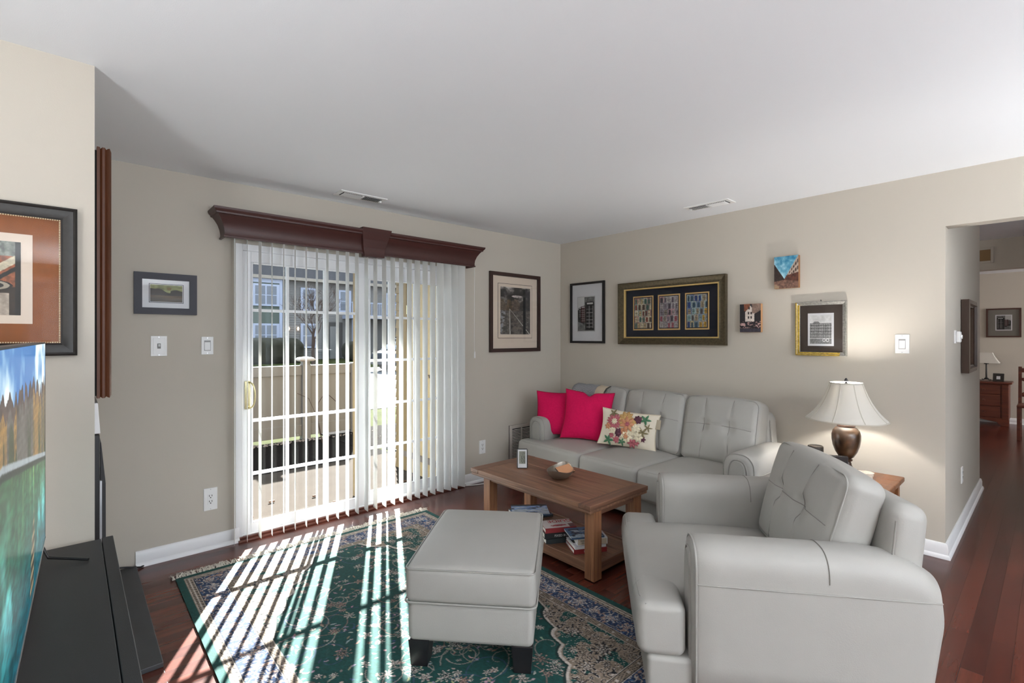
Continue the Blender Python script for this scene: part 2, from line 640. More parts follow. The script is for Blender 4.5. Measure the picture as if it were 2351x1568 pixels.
# ---------------------------------------------------------------- valance over the door
val = thing('window_valance', 'dark reddish brown wooden crown valance with centre keystone above the patio door', 'valance')
VX0, VX1, VZ0, VZ1 = -3.405, -1.262, 2.042, 2.222
prof = [(0, VZ0), (0, VZ0 + .012), (-.004, VZ0 + .014), (-.006, VZ0 + .03), (-.002, VZ0 + .06), (.010, VZ0 + .095), (.028, VZ0 + .125), (.040, VZ0 + .140), (.050, VZ0 + .142), (.052, VZ0 + .152), (.060, VZ0 + .160), (.066, VZ0 + .172), (.066, VZ1), (.04, VZ1), (-.012, VZ1), (-.012, VZ0)]
Geo().sweep([(VX0 + .045, -.001), (VX0 + .045, -.135), (VX1 - .05, -.135), (VX1 - .05, -.001)][::-1], [(-o, z) for o, z in prof]).build('cornice', M_cherry, val, smooth=30)
kx = -2.325
g = Geo()
rings = []
for z, w, y in ((2.020, .168, -.160), (2.043, .170, -.158), (2.088, .186, -.157), (2.148, .212, -.176), (2.203, .236, -.198), (2.235, .246, -.210)):
    rings.append([(kx - w / 2, -.10, z), (kx - w / 2, y, z), (kx + w / 2, y, z), (kx + w / 2, -.10, z)])
g.ring_loft(rings)
g.build('keystone', M_cherry, val, bevel=.004)

# ---------------------------------------------------------------- vertical blinds
M_vane, nt, b = newmat('white_vane_fabric')
b.inputs['Base Color'].default_value = (*rgb(246, 246, 244), 1)
b.inputs['Roughness'].default_value = 0.6
tl = nt.nodes.new('ShaderNodeBsdfTranslucent')
tl.inputs[0].default_value = (*rgb(235, 235, 232), 1)
mx = nt.nodes.new('ShaderNodeMixShader')
mx.inputs[0].default_value = 0.2
nt.links.new(b.outputs[0], mx.inputs[1])
nt.links.new(tl.outputs[0], mx.inputs[2])
nt.links.new(mx.outputs[0], nt.nodes['Material Output'].inputs[0])
bl = thing('vertical_blind', 'open white vertical blind hanging in front of the glass patio door', 'blind')
Geo().box(-3.33, -1.30, -.100, -.060, 2.056, 2.096).build('headrail', M_plastic, bl, bevel=.003)
heads = [15, 14, 3, 12, 13, 13, 12, 11, 10, 9, 7, 6, 6, 6, 5, 4, 6, 3, 0, 2, 1, -9, -12, -4, -14]
for i, hd in enumerate(heads):
    x = -3.285 + .0771 * i
    a = R(hd)
    dx, dy = math.sin(a), math.cos(a)
    g = Geo()
    n = 6
    rings = []
    for z in (.026, 1.0, 2.055):
        rr = []
        for k in range(n + 1):
            t = (k / n - .5) * .089
            bow = .0035 * (1 - (2 * k / n - 1) ** 2)
            rr.append((x + dx * t - dy * bow, -.082 + dy * t + dx * bow, z))
        for k in range(n, -1, -1):
            t = (k / n - .5) * .089
            bow = .0035 * (1 - (2 * k / n - 1) ** 2) + .0007
            rr.append((x + dx * t - dy * bow, -.082 + dy * t + dx * bow, z))
        rings.append(rr)
    g.ring_loft(rings)
    g.build('vane', M_vane, bl, smooth=40)
Geo().tube([(-1.318, -.13, 2.06), (-1.322, -.13, 1.3), (-1.318, -.13, 1.26)], .0016, 6).cyl((-1.318, -.13, 1.20), (-1.318, -.13, 1.26), .007, .005, 8).build('pull_cord', M_plastic, bl, smooth=40)
tag(Geo().tube([(-1.47, -.01, .006), (-1.36, -.045, .007), (-1.25, -.09, .006), (-1.15, -.12, .006), (-.95, -.10, .006), (-.82, -.05, .006)], .0045, 8).build('power_cable', M_plastic, smooth=60), 'thin white cable lying on the wood floor below the right end of the blind', 'cable')
tag(Geo().tube([(XD + .03, -.035, .03), (XD + .1, -.04, .045), (XD + .18, -.05, .03), (XD + .24, -.04, .008), (XD + .26, -.02, .006)], .005, 8).build('cord_loop', M_black, smooth=60), 'short dark cord along the white baseboard behind the black console', 'cord')


# ---------------------------------------------------------------- picture frames and drawings (numpy)
def vnoise(h, w, cy, cx, seed):
    rs = np.random.RandomState(seed)
    gy, gx = max(2, int(h / cy) + 3), max(2, int(w / cx) + 3)
    G = rs.rand(gy, gx)
    y = np.arange(h) / cy
    x = np.arange(w) / cx
    yi, xi = y.astype(int), x.astype(int)
    fy, fx = y - yi, x - xi
    fy = fy * fy * (3 - 2 * fy)
    fx = fx * fx * (3 - 2 * fx)
    a = G[yi][:, xi]; b_ = G[yi][:, xi + 1]; c = G[yi + 1][:, xi]; d = G[yi + 1][:, xi + 1]
    fx = fx[None, :]; fy = fy[:, None]
    return (a * (1 - fx) + b_ * fx) * (1 - fy) + (c * (1 - fx) + d * fx) * fy


def fbm(h, w, c, seed, o=4):
    s = 0
    a = 1
    t = 0
    for k in range(o):
        s = s + a * vnoise(h, w, max(1.0, c / 2 ** k), max(1.0, c / 2 ** k), seed + k)
        t += a
        a *= .55
    return s / t


def canvas(h, w, c):
    A = np.zeros((h, w, 3))
    A[:] = c
    yy, xx = np.mgrid[0:h, 0:w]
    return A, xx / (w - 1), yy / (h - 1)


def put(A, mask, c, n=None):
    c = np.array(c, float)
    if n is not None:
        A[mask] = c[None, :] * n[mask][:, None]
    else:
        A[mask] = c


def art_rail(h=150, w=84):
    A, u, v = canvas(h, w, (.2, .19, .19))
    n = fbm(h, w, 22, 3)
    n2 = fbm(h, w, 5, 9)
    sky = v < .42
    A[:] = (n2[..., None] * .46 + .10) * np.array([1.0, .93, .88])
    sk = np.clip(.18 + 1.9 * np.maximum(0, n - .42), 0, 1)[..., None] * np.array([1, .95, .92])
    A = np.where(sky[..., None], sk, A)
    put(A, (abs(u - .55) / .18) ** 2 + (abs(v - .19) / .025) ** 2 < 1, (.75, .7, .68), .7 + .5 * n2)
    for cx, rr, cc in ((.05, .16, (.32, .27, .22)), (.5, .2, (.36, .31, .27)), (.85, .26, (.2, .19, .18)), (.28, .1, (.30, .24, .18))):
        m = ((u - cx) / rr) ** 2 + ((v - .44) / (.2)) ** 2 < .8 + .6 * (n2 - .5)
        put(A, m & (v < .5), cc, .5 + n2)
    for x1, wd in ((.98, .012), (.35, .01)):
        t = (v - .46) / .54
        xc = .30 + (x1 - .30) * t ** 1.0 * (1 if x1 > .5 else .3)
        put(A, (t > 0) & (abs(u - xc) < wd * (.4 + t)), (.72, .7, .68))
    t = (v - .46) / .54
    ties = (t > .03) & (np.sin(26 / (t + .22)) > .35) & (u > .30 + .12 * t) & (u < .30 + .56 * t)
    put(A, ties, (.42, .38, .35), .6 + .7 * n2)
    put(A, (v > .5) & (u < .16 * (1 - t) + .05 * n2) & (n2 > .5), (.5, .5, .52))
    put(A, (abs(u - .8) < .05) & (v > .2), (.1, .1, .1), .7 + n2)
    return A


def art_phone(h=110, w=60):
    A, u, v = canvas(h, w, (.80, .80, .80))
    n = fbm(h, w, 5, 21)
    put(A, (v < .4 - .6 * (u - .45)) & (u > .4), (.42, .42, .42), .5 + n)
    put(A, (u > .42) & (v > .0 + .1 * (1 - u)), (.40, .40, .40), .5 + n)
    put(A, (u < .42) & (v > .38 - .35 * u), (.22, .22, .22), .5 + n)
    put(A, v > .72 + .22 * u, (.45, .45, .45), .6 + .8 * n)

    def booth(x0, x1, y0, y1, c):
        m = (u > x0) & (u < x1) & (v > y0 + .02 * abs(u - (x0 + x1) / 2) / (x1 - x0)) & (v < y1)
        put(A, m, c, .7 + .5 * n)
        uu = (u - x0) / (x1 - x0)
        vv = (v - y0) / (y1 - y0)
        pan = m & (vv > .15) & (vv < .93) & (uu > .12) & (uu < .9)
        put(A, pan & ((np.mod(vv * 8, 1) < .16) | (np.mod(uu * 2.4, 1) < .12)), (.62, .60, .6))
        put(A, m & (vv > .04) & (vv < .09) & (uu > .2) & (uu < .85), (.8, .8, .8))
    booth(.05, .2, .30, .64, (.10, .10, .10))
    booth(.18, .45, .26, .75, (.27, .12, .12))
    booth(.45, .98, .14, .98, (.07, .08, .08))
    return A


def art_doors(seed, pal, h=100, w=62):
    A, u, v = canvas(h, w, (.12, .12, .14))
    rs = np.random.RandomState(seed)
    n = fbm(h, w, 3, seed)
    ny = 5
    for r in range(ny):
        x = 0.0
        while x < 1:
            wd = rs.uniform(.16, .25)
            c = np.array(pal[rs.randint(len(pal))])
            fr = np.array(pal[rs.randint(len(pal))]) * .5 + .45
            m = (u >= x) & (u < x + wd) & (v >= r / ny) & (v < (r + 1) / ny)
            put(A, m, np.clip(fr, 0, .95), .5 + .55 * n)
            uu = (u - x) / wd
            vv = v * ny - r
            arch = rs.rand() < .4
            top = (.2 + .9 * (uu - .5) ** 2) if arch else .16
            dm = m & (abs(uu - .5) < .30) & (vv > top) & (vv < .97)
            put(A, dm, c * .9, .6 + .6 * n)
            put(A, dm & ((abs(uu - .5) < .03) | (abs(vv - .55) < .03)), c * .4)
            x += wd
    return A


def art_street(kind, h=92, w=72):
    A, u, v = canvas(h, w, (.3, .6, .72))
    n = fbm(h, w, 4, 31 + kind)
    n8 = fbm(h, w, 14, 41 + kind)
    if kind == 0:
        A[:] = np.array([.38, .62, .72]) + (n8[..., None] - .45) * 1.0 * np.array([1, .7, .5])
        ml = u < .45 - .25 * (1 - v) - (.55 - v) * .25
        put(A, (v > .22 + 1.15 * u) & (u < .45), (.17, .12, .11), .6 + n)
        mr = v > .72 - 1.25 * (u - .42)
        mr &= u > .42
        put(A, mr, (.72, .64, .58), .8 + .3 * n)
        t = (u - .42) / .58
        yy = (v - (.72 - 1.25 * (u - .42))) / (.12 + .75 * t)
        win = mr & (np.mod(t * 7, 1) > .45) & (np.mod(yy * 4, 1) > .45) & (yy < .85)
        put(A, win, (.22, .15, .13))
        put(A, mr & (v > .62 - .1 * t) & (v < .88), (.30, .17, .13), .6 + n)
        put(A, v > .74 + .1 * abs(u - .4), (.45, .33, .28), .5 + n)
        put(A, (v > .86 + .3 * (u)) & (u < .2), (.6, .5, .4))
    elif kind == 1:
        A[:] = (.12, .10, .12)
        put(A, (abs(u - .5) < .24) & (v > .05 + abs(u - .5)) & (v < .62), (.85, .80, .76), .85 + .25 * n)
        put(A, (u > .2) & (u < .48) & (v < .25) & (v < .3 - .6 * abs(u - .2)), (.52, .30, .2), .7 + .5 * n)
        put(A, (u > .58) & (v < .33), (.55, .45, .40), .6 + .7 * n)
        for a, b_ in ((.45, .15), (.42, .32), (.55, .32), (.42, .48), (.55, .48)):
            put(A, (abs(u - a) < .035) & (abs(v - b_) < .045), (.2, .16, .16))
        put(A, ((u < .2) & (v > .0)) | ((u > .7) & (v > .35 - .4 * (u - .7))), (.10, .08, .10), .5 + n)
        put(A, (v > .62) & (v < .86) & (n > .58), (.75, .6, .58))
        put(A, v > .87, (.22, .20, .25), .7 + .5 * n)
        for k in range(8):
            put(A, (abs(u - .3 - .06 * k) < .018) & (v > .74) & (v < .86), (.08, .06, .07))
    return A


def art_sketch(h=100, w=82):
    A, u, v = canvas(h, w, (.84, .84, .84))
    n = fbm(h, w, 3, 55)
    n2 = fbm(h, w, 16, 56)
    A *= (.8 + .3 * n2)[..., None]
    put(A, (v > .28) & (v < .8), (.62, .62, .62), .75 + .5 * n)
    put(A, (v > .22) & (v < .3 + 0 * u) & (abs(u - .3) < (v - .14) * 1.2), (.5, .5, .5), .8 + .3 * n)
    for x in np.linspace(.04, .96, 12):
        put(A, (abs(u - x) < .010) & (v > .28) & (v < .8), (.3, .3, .3))
    for y in (.28, .36, .46, .56, .66, .78):
        put(A, (abs(v - y) < .007), (.32, .32, .32))
    put(A, (np.mod(u * 9, 1) > .55) & (np.mod((v - .28) * 9.5, 1) > .5) & (v > .3) & (v < .64), (.38, .38, .38), .8 + .4 * n)
    put(A, v > .82, (.48, .48, .48), .6 + .8 * n)
    for cx, cy, r_ in ((.66, .87, .06), (.82, .87, .06)):
        q = ((u - cx) ** 2 + ((v - cy) * 1.2) ** 2) ** .5
        put(A, abs(q - r_) < .012, (.92, .92, .92))
    return A


def art_hills(h=60, w=100):
    A, u, v = canvas(h, w, (.52, .54, .38))
    n = fbm(h, w, 8, 71)
    st = vnoise(h, w, 2.2, 30, 72)
    sw = vnoise(h, w, 9, 9, 74)
    A *= (.75 + .35 * st + .25 * sw)[..., None]
    put(A, ((u - .58) / .07) ** 2 + ((v - .22) / .1) ** 2 < 1, (.5, .45, .3))
    hill = .32 - .12 * np.sin(u * 6 + 1) * (u < .62) + .10 * np.sin(u * 14) * .4
    put(A, v > hill, (.21, .20, .20), .8 + .4 * n)
    put(A, v > .62, (.33, .27, .20), .65 + .6 * st)
    return A


def art_rust(h=170, w=300):
    A, u, v = canvas(h, w, (.15, .12, .1))
    n = fbm(h, w, 7, 81)
    n2 = fbm(h, w, 24, 82)
    put(A, v < .5, (.50, .52, .48), .4 + 1.0 * n)
    put(A, (u > .66) & (v > .2) & (v < .75), (.50, .28, .18), .5 + n)
    put(A, (v > .62), (.16, .11, .08), .5 + n)
    put(A, (abs(u - .74) < .14) & (v > .68) & (v < .97), (.78, .45, .2), .4 + n)
    put(A, (abs(u - .91) < .03) & (v > .7), (.72, .66, .6), .7 + .4 * n)
    put(A, (abs(u - .55) < .05), (.2, .18, .16), .6 + n)
    put(A, abs(u + .62 * v - 1.12) < .035, (.78, .74, .64), .7 + .5 * n)
    put(A, abs(u + .62 * v - 1.20) < .02, (.06, .05, .05))
    q = ((u - .86) ** 2 + ((v - .6) * 1.4) ** 2) ** .5
    put(A, q < .10, (.08, .06, .06))
    put(A, abs(q - .07) < .014, (.6, .56, .5))
    put(A, (u > .97), (.05, .04, .04))
    return A


def framed(name, label, wall, cx, cz, w, h, prof, fmat, layers, art=None, glass=True, group=None, off=0.0, tilt=0.0, backing=None, rim=None):
    """wall 'A' (faces -y), 'B' (faces -x), 'C' chimney, 'D' (faces +x), 'H' hall; prof = [(inset, proud)] from outer back edge to inner edge"""
    base = {'A': ((cx, -off, cz), 0), 'C': ((cx, YC - off, cz), 0), 'B': ((-off, cx, cz), R(-90)), 'D': ((XD + off, cx, cz), R(90)), 'H': ((cx, OY0 - off, cz), 0), 'F': ((7.15 - off, cx, cz), R(-90))}[wall]
    t = thing(name, label, 'picture', base[0], rot=(R(tilt), 0, base[1]), group=group)
    # local frame: x along wall, z up, -y out of the wall
    path = [(-w / 2, -h / 2), (w / 2, -h / 2), (w / 2, h / 2), (-w / 2, h / 2)]
    g = Geo().sweep(path, [(-i, p) for i, p in prof], closed=True)
    g.v = [(a, -c, b_) for a, b_, c in g.v]
    # close the profile back
    fo = g.build('frame', fmat, t, smooth=25)
    # rebuild as closed profile ring
    if rim:
        g = Geo().sweep(path, [(-i, p) for i, p in rim[0]], closed=True)
        g.v = [(a, -c, b_) for a, b_, c in g.v]
        g.build('fillet', rim[1], t, smooth=25)
    iw, ih = w - 2 * prof[-1][0], h - 2 * prof[-1][0]
    Geo().box(-iw / 2 - .004, iw / 2 + .004, -.006, -.001, -ih / 2 - .004, ih / 2 + .004).build('backing', M_dark, t)
    dep = .006
    for (x0, x1, z0, z1, dd, m_, nm) in layers:
        # a mat board with its opening left solid; the print lies above
        Geo().box(x0, x1, -dep - dd, -dep + .0, z0, z1).build(nm, m_, t)
    if art:
        for (arr, x0, x1, z0, z1, dd, nm) in art:
            paint_mesh(nm, arr, x1 - x0, z1 - z0, M_paint, t, loc=((x0 + x1) / 2, -dep - dd, (z0 + z1) / 2))
    if glass:
        Geo().box(-iw / 2, iw / 2, -dep - .0105, -dep - .009, -ih / 2, ih / 2).build('glass_pane', M_picglass, t)
    return t


def fprof(width, depth, shape='flat'):
    if shape == 'flat':
        return [(0, 0), (0, depth), (width, depth), (width, 0)]
    if shape == 'scoop':
        return [(0, 0), (0, depth), (.10 * width, depth), (.12 * width, depth * .9), (.35 * width, depth * .78), (.7 * width, depth * .62), (.86 * width, depth * .6), (.9 * width, depth * .66), (width, depth * .62), (width, 0)]
    if shape == 'slope':
        return [(0, 0), (0, depth), (.2 * width, depth), (width * .3, depth * .85), (width, depth * .5), (width, 0)]


M_mat_cream = mat('cream_mat_board', rgb(214, 198, 182), 0.9)
M_mat_white = mat('white_mat_board', rgb(214, 214, 218), 0.9)
M_mat_navy = mat('navy_mat_board', rgb(20, 24, 38), 0.9)
M_mat_gold = mat('gold_mat_board', rgb(208, 170, 110), 0.7)
M_mat_orange = mat('rust_orange_suede_mat', rgb(132, 76, 36), 0.95, var=0.06, vscale=(30, 30, 30))
M_mat_grey = mat('grey_mat_board', rgb(130, 126, 120), 0.9)
M_mat_brown = mat('dark_brown_mat_board', rgb(66, 56, 50), 0.9)
M_line = mat('black_mat_line', rgb(20, 20, 22), 0.8)
M_frame_brown = mat('espresso_frame', rgb(52, 32, 28), 0.4)
M_frame_black = mat('black_frame', rgb(24, 22, 23), 0.4)
M_frame_blue = mat('blue_black_frame', rgb(52, 52, 62), 0.55)
M_frame_bronze = mat('bronze_frame', rgb(86, 76, 58), 0.38, metal=0.6, var=0.25, vscale=(60, 60, 60))
M_frame_dark = mat('distressed_black_frame', rgb(28, 24, 22), 0.45, var=0.3, vscale=(60, 60, 60))
M_frame_gold = mat('worn_gold_leaf', rgb(190, 160, 70), 0.4, metal=0.7, var=0.35, vscale=(70, 70, 70))
M_frame_silver = mat('worn_silver_leaf', rgb(165, 163, 158), 0.4, metal=0.7, var=0.3, vscale=(90, 90, 90))
M_bead = mat('cream_beading', rgb(216, 196, 160), 0.5)

# railway print on the back wall
w, h = .697, .801
framed('framed_print', 'framed print of railway tracks under dark clouds, right of the patio door', 'A', -.695, 1.645, w, h, fprof(.034, .025), M_frame_brown,
       [(-.31, .31, -.364, .364, .001, M_mat_cream, 'mat_board'), (-.238, .236, -.262, .292, .002, M_line, 'mat_line'), (-.234, .232, -.258, .288, .003, M_mat_cream, 'inner_mat')],
       [(art_rail(), -.208, .206, -.222, .258, .0045, 'print')], off=.002)
# telephone boxes
w, h = .46, .648
framed('framed_print', 'tall black framed print of telephone boxes in a wide white mat', 'B', -.3925, 1.655, w, h, fprof(.022, .024), M_frame_black,
       [(-.21, .21, -.304, .304, .001, M_mat_white, 'mat_board'), (-.138, .106, -.204, .176, .002, mat('mat_bevel', rgb(188, 188, 190), .9), 'mat_bevel')],
       [(art_phone(), -.128, .098, -.194, .166, .0035, 'print')], off=.002)
# big triple collage
w, h = 1.077, .600
PALS = [[(.62, .22, .15), (.85, .75, .55), (.45, .15, .12), (.9, .85, .7), (.35, .25, .2), (.3, .45, .4)],
        [(.45, .38, .45), (.6, .55, .5), (.75, .7, .7), (.3, .25, .3), (.7, .35, .4), (.55, .5, .55)],
        [(.12, .25, .55), (.2, .35, .45), (.85, .65, .2), (.55, .7, .7), (.7, .62, .5), (.35, .3, .3)]]
lay = [(-.46, .46, -.222, .222, .001, M_mat_navy, 'mat_board')]
arts = []
for k, (cx_, hw) in enumerate(((-.272, .105), (.0, .105), (.272, .105))):
    lay.append((cx_ - .112, cx_ + .112, -.163, .165, .003, M_mat_gold, 'gold_mat'))
    lay.append((cx_ - .1, cx_ + .1, -.151, .153, .0042, M_mat_navy, 'inner_mat'))
    arts.append((art_doors(5 + k, PALS[k]), cx_ - .093, cx_ + .093, -.144, .146, .0062, 'door_collage'))
framed('framed_collage', 'wide bronze framed picture with three collages of coloured doors on navy mat', 'B', -1.3505, 1.6235, w, h, fprof(.062, .045, 'scoop'), M_frame_bronze,
       lay, arts, off=.004, rim=([(.062, .0), (.062, .030), (.072, .028), (.074, .018), (.074, 0)], mat('gold_fillet', rgb(200, 170, 110), .4, metal=.6)))


def canvas_block(name, label, cy, cz, w, h, arr, side):
    t = thing(name, label, 'picture', (-.004, cy, cz), R(-90))
    Geo().box(-w / 2, w / 2, -.034, 0, -h / 2, h / 2).build('wood_block', side, t, bevel=.002)
    paint_mesh('print', arr, w - .002, h - .002, M_paint, t, loc=(0, -.0348, 0))


canvas_block('canvas_print', 'small canvas of a street under a turquoise sky, highest picture on the wall', -2.352, 1.890, .172, .246, art_street(0), mat('block_edge', rgb(140, 98, 62), .6))
canvas_block('canvas_print', 'small canvas of a dark alley and white gabled house, right of the collage', -2.086, 1.547, .165, .228, art_street(1), mat('block_edge', rgb(186, 140, 96), .6))
# gold and silver square frame
w, h = .325, .395
t = framed('framed_sketch', 'square frame half gold half silver with a grey street sketch, above the table lamp', 'B', -2.5775, 1.4565, w, h, fprof(.026, .028, 'slope'), M_frame_silver,
           [(-.137, .137, -.172, .172, .001, M_mat_brown, 'mat_board'), (-.085, .082, -.127, .113, .003, M_mat_white, 'paper')],
           [(art_sketch(), -.071, .068, -.112, .098, .0045, 'print')], off=.004, glass=True)
g = Geo().box(-w / 2 - .001, -w / 2 + .008, -.0285, 0, -h / 2 - .001, h / 2).box(-w / 2 - .001, w / 2 - .04, -.0285, 0, -h / 2 - .001, -h / 2 + .009)
g.box(-w / 2 + .008, -w / 2 + .024, -.0225, -.004, -h / 2 + .01, h / 2 - .02).box(-w / 2 + .01, w / 2 - .04, -.0225, -.004, -h / 2 + .009, -h / 2 + .024)
g.build('gold_strip', M_frame_gold, t, bevel=.002)
Geo().cyl((0, -.004, h / 2 + .004), (0, -.012, h / 2 + .012), .003, .003, 6).build('picture_hook', M_black, t)
# landscape left of the door
framed('framed_print', 'small landscape of dark hills in a broad blue-black frame, left of the patio door', 'A', -3.650, 1.6625, .323, .255, fprof(.040, .020), M_frame_blue,
       [(-.121, .121, -.087, .087, .001, M_mat_white, 'mat_board'), (-.088, .090, -.056, .062, .002, M_line, 'mat_line'), (-.085, .087, -.053, .059, .003, M_mat_white, 'inner_mat')],
       [(art_hills(), -.082, .084, -.050, .056, .0045, 'print')], off=.002)
# orange matted picture on the chimney wall
w, h = .80, .548
cx_ = -4.072 - w / 2
t = framed('framed_print', 'large picture with rust orange mat and beaded black frame above the television', 'C', cx_, 1.5985, w, h, [(0, 0), (0, .022), (.006, .026), (.012, .022), (.018, .022), (.040, .014), (.046, .016), (.046, 0)], M_frame_dark,
           [(-w / 2 + .045, w / 2 - .045, -h / 2 + .045, h / 2 - .045, .001, M_mat_orange, 'mat_board'), (-w / 2 + .121, w / 2 - .121, -.158, .162, .0025, M_mat_cream, 'inner_mat')],
           [(art_rust(), -w / 2 + .151, w / 2 - .151, -.128, .132, .0045, 'print')], off=.004)
g = Geo()
bw, bh = w / 2 - .049, h / 2 - .049
nb = 112
for k in range(nb):
    for s_ in (-1, 1):
        x = -bw + 2 * bw * k / (nb - 1)
        g.add([(x - .0021, -.016, s_ * bh - .0021), (x + .0021, -.016, s_ * bh - .0021), (x + .0021, -.016, s_ * bh + .0021), (x - .0021, -.016, s_ * bh + .0021), (x, -.0185, s_ * bh)], [(0, 1, 4), (1, 2, 4), (2, 3, 4), (3, 0, 4)])
for k in range(1, 72):
    for s_ in (-1, 1):
        z = -bh + 2 * bh * k / 72
        g.add([(s_ * bw - .0021, -.016, z - .0021), (s_ * bw + .0021, -.016, z - .0021), (s_ * bw + .0021, -.016, z + .0021), (s_ * bw - .0021, -.016, z + .0021), (s_ * bw, -.0185, z)], [(0, 1, 4), (1, 2, 4), (2, 3, 4), (3, 0, 4)])
g.build('beading', M_bead, t)
# mirror on the chimney side wall, seen edge on
mp_ = [(0, 0), (0, .010), (.006, .012), (.0, .018), (.0, .026), (.006, .031), (.002, .036), (.0, .042), (.012, .048), (.05, .044), (.075, .03), (.075, 0)]
t = framed('wall_mirror', 'tall wood-framed mirror hung on the fireplace wall, seen edge-on', 'D', -.66, 1.665, .74, 1.06, mp_, M_mirrorwood,
           [(-.30, .30, -.46, .46, .004, mat('mirror_glass', rgb(230, 232, 232), .03, metal=1), 'mirror_glass')], None, glass=False, off=.012, tilt=0)
t['category'] = 'mirror'
Geo().box(-.365, .365, .0, .012, -.52, .515).build('backing_board', M_dark, t)
# mirror / picture on the hall wall
t = framed('wall_mirror', 'brown framed mirror on the side wall of the hallway, seen at a slant', 'H', 1.02, 1.40, .54, .54, [(0, 0), (0, .042), (.03, .046), (.04, .03), (.05, .026), (.05, 0)], mat('dark_walnut_frame', rgb(58, 40, 30), .4),
           [(-.23, .23, -.23, .23, .004, mat('bronze_mirror', rgb(176, 160, 140), .12, metal=.8), 'mirror_glass')], None, glass=False, off=.004)
t['category'] = 'mirror'
framed('framed_print', 'dark framed picture in a grey mat on the far dining room wall', 'F', -3.17, 1.628, .405, .47, fprof(.022, .02), mat('red_brown_frame', rgb(70, 40, 32), .4),
       [(-.185, .185, -.215, .215, .001, M_mat_grey, 'mat_board'), (-.095, .10, -.125, .13, .002, M_mat_white, 'paper')],
       [(art_phone()[:, ::-1] * .9, -.08, .085, -.11, .115, .0035, 'print')], off=.003)
framed('framed_print', 'narrow slice of a dark framed picture just behind the hallway mirror', 'F', -2.78, 1.45, .20, .48, fprof(.022, .02), mat('red_brown_frame', rgb(58, 34, 28), .4),
       [(-.09, .09, -.22, .22, .001, M_mat_cream, 'mat_board')], None, off=.003)


# ---------------------------------------------------------------- switches, outlets, vents
def plate(name, label, cat, wall, cx, cz, w, h, kind):
    base = {'A': ((cx, 0, cz), 0), 'B': ((0, cx, cz), R(-90)), 'H': ((cx, OY0, cz), 0)}[wall]
    t = thing(name, label, cat, base[0], base[1])
    Geo().box(-w / 2, w / 2, -.006, .001, -h / 2, h / 2).build('cover_plate', M_plastic, t, bevel=.002)
    if kind == 'toggle':
        Geo().box(-w / 2 + .012, w / 2 - .012, -.008, -.005, -h / 2 + .012, h / 2 - .012).build('inner_plate', M_plastic, t, bevel=.002)
        g = Geo().box(-.006, .006, -.018, -.006, -.004, .012)
        g.build('toggle', mat('toggle_grey', rgb(190, 190, 190), .4), t, bevel=.002)
        Geo().box(-.009, .009, -.0085, -.0075, -.016, .016).build('toggle_slot', mat('slot_grey', rgb(120, 120, 120), .5), t)
    elif kind == 'rocker':
        g = Geo().prism([(-.006, -.030), (-.011, -.030), (-.008, 0), (-.006, .030)], -.016, .016, 'x')
        g.build('rocker', M_plastic, t, bevel=.001)
        Geo().box(-.0185, .0185, -.0065, -.0055, -.0335, .0335).build('rocker_gap', mat('gap_grey', rgb(150, 150, 150), .5), t)
    else:
        Geo().box(-.0175, .0175, -.0075, -.005, -.034, .034).build('socket_face', M_plastic, t, bevel=.001)
        g = Geo()
        for zz in (.018, -.018):
            g.box(-.009, -.006, -.0082, -.007, zz - .001, zz + .010).box(.006, .009, -.0082, -.007, zz - .001, zz + .010).cyl((0, -.0082, zz - .008), (0, -.007, zz - .008), .0035, .0035, 8)
        g.build('slots', M_dark, t)
    for zz in (h / 2 - .008, -h / 2 + .008):
        Geo().cyl((0, -.0075, zz), (0, -.005, zz), .003, .003, 8).build('screw', M_steel, t)
    return t


plate('light_switch', 'white toggle switch with raised plate below the small landscape', 'switch', 'A', -3.687, 1.338, .083, .125, 'toggle')
plate('light_switch', 'white rocker switch between the toggle switch and the patio door', 'switch', 'A', -3.428, 1.338, .068, .116, 'rocker')
plate('light_switch', 'white rocker switch on the right wall above the lamp shade', 'switch', 'B', -3.047, 1.348, .075, .125, 'rocker')
plate('wall_outlet', 'white outlet low on the wall left of the patio door', 'outlet', 'A', -3.410, .328, .078, .145, 'outlet')
plate('wall_outlet', 'beige outlet low on the wall right of the blind', 'outlet', 'A', -1.126, .328, .075, .130, 'outlet')
plate('wall_outlet', 'outlet low on the hallway side wall, seen edge-on', 'outlet', 'H', .80, .375, .07, .118, 'outlet')
t = thing('thermostat', 'white thermostat on the hallway side wall beside the slanted mirror', 'thermostat', (.42, OY0, 1.395))
Geo().box(-.04, .04, -.010, 0, -.045, .045).build('wall_plate', M_plastic, t, bevel=.003)
Geo().box(-.034, .034, -.034, -.010, -.038, .038).build('housing', M_plastic, t, bevel=.008, seg=3)
Geo().cyl((.012, -.034, 0), (.012, -.040, 0), .016, .014, 16).build('dial', M_plastic, t, smooth=40)


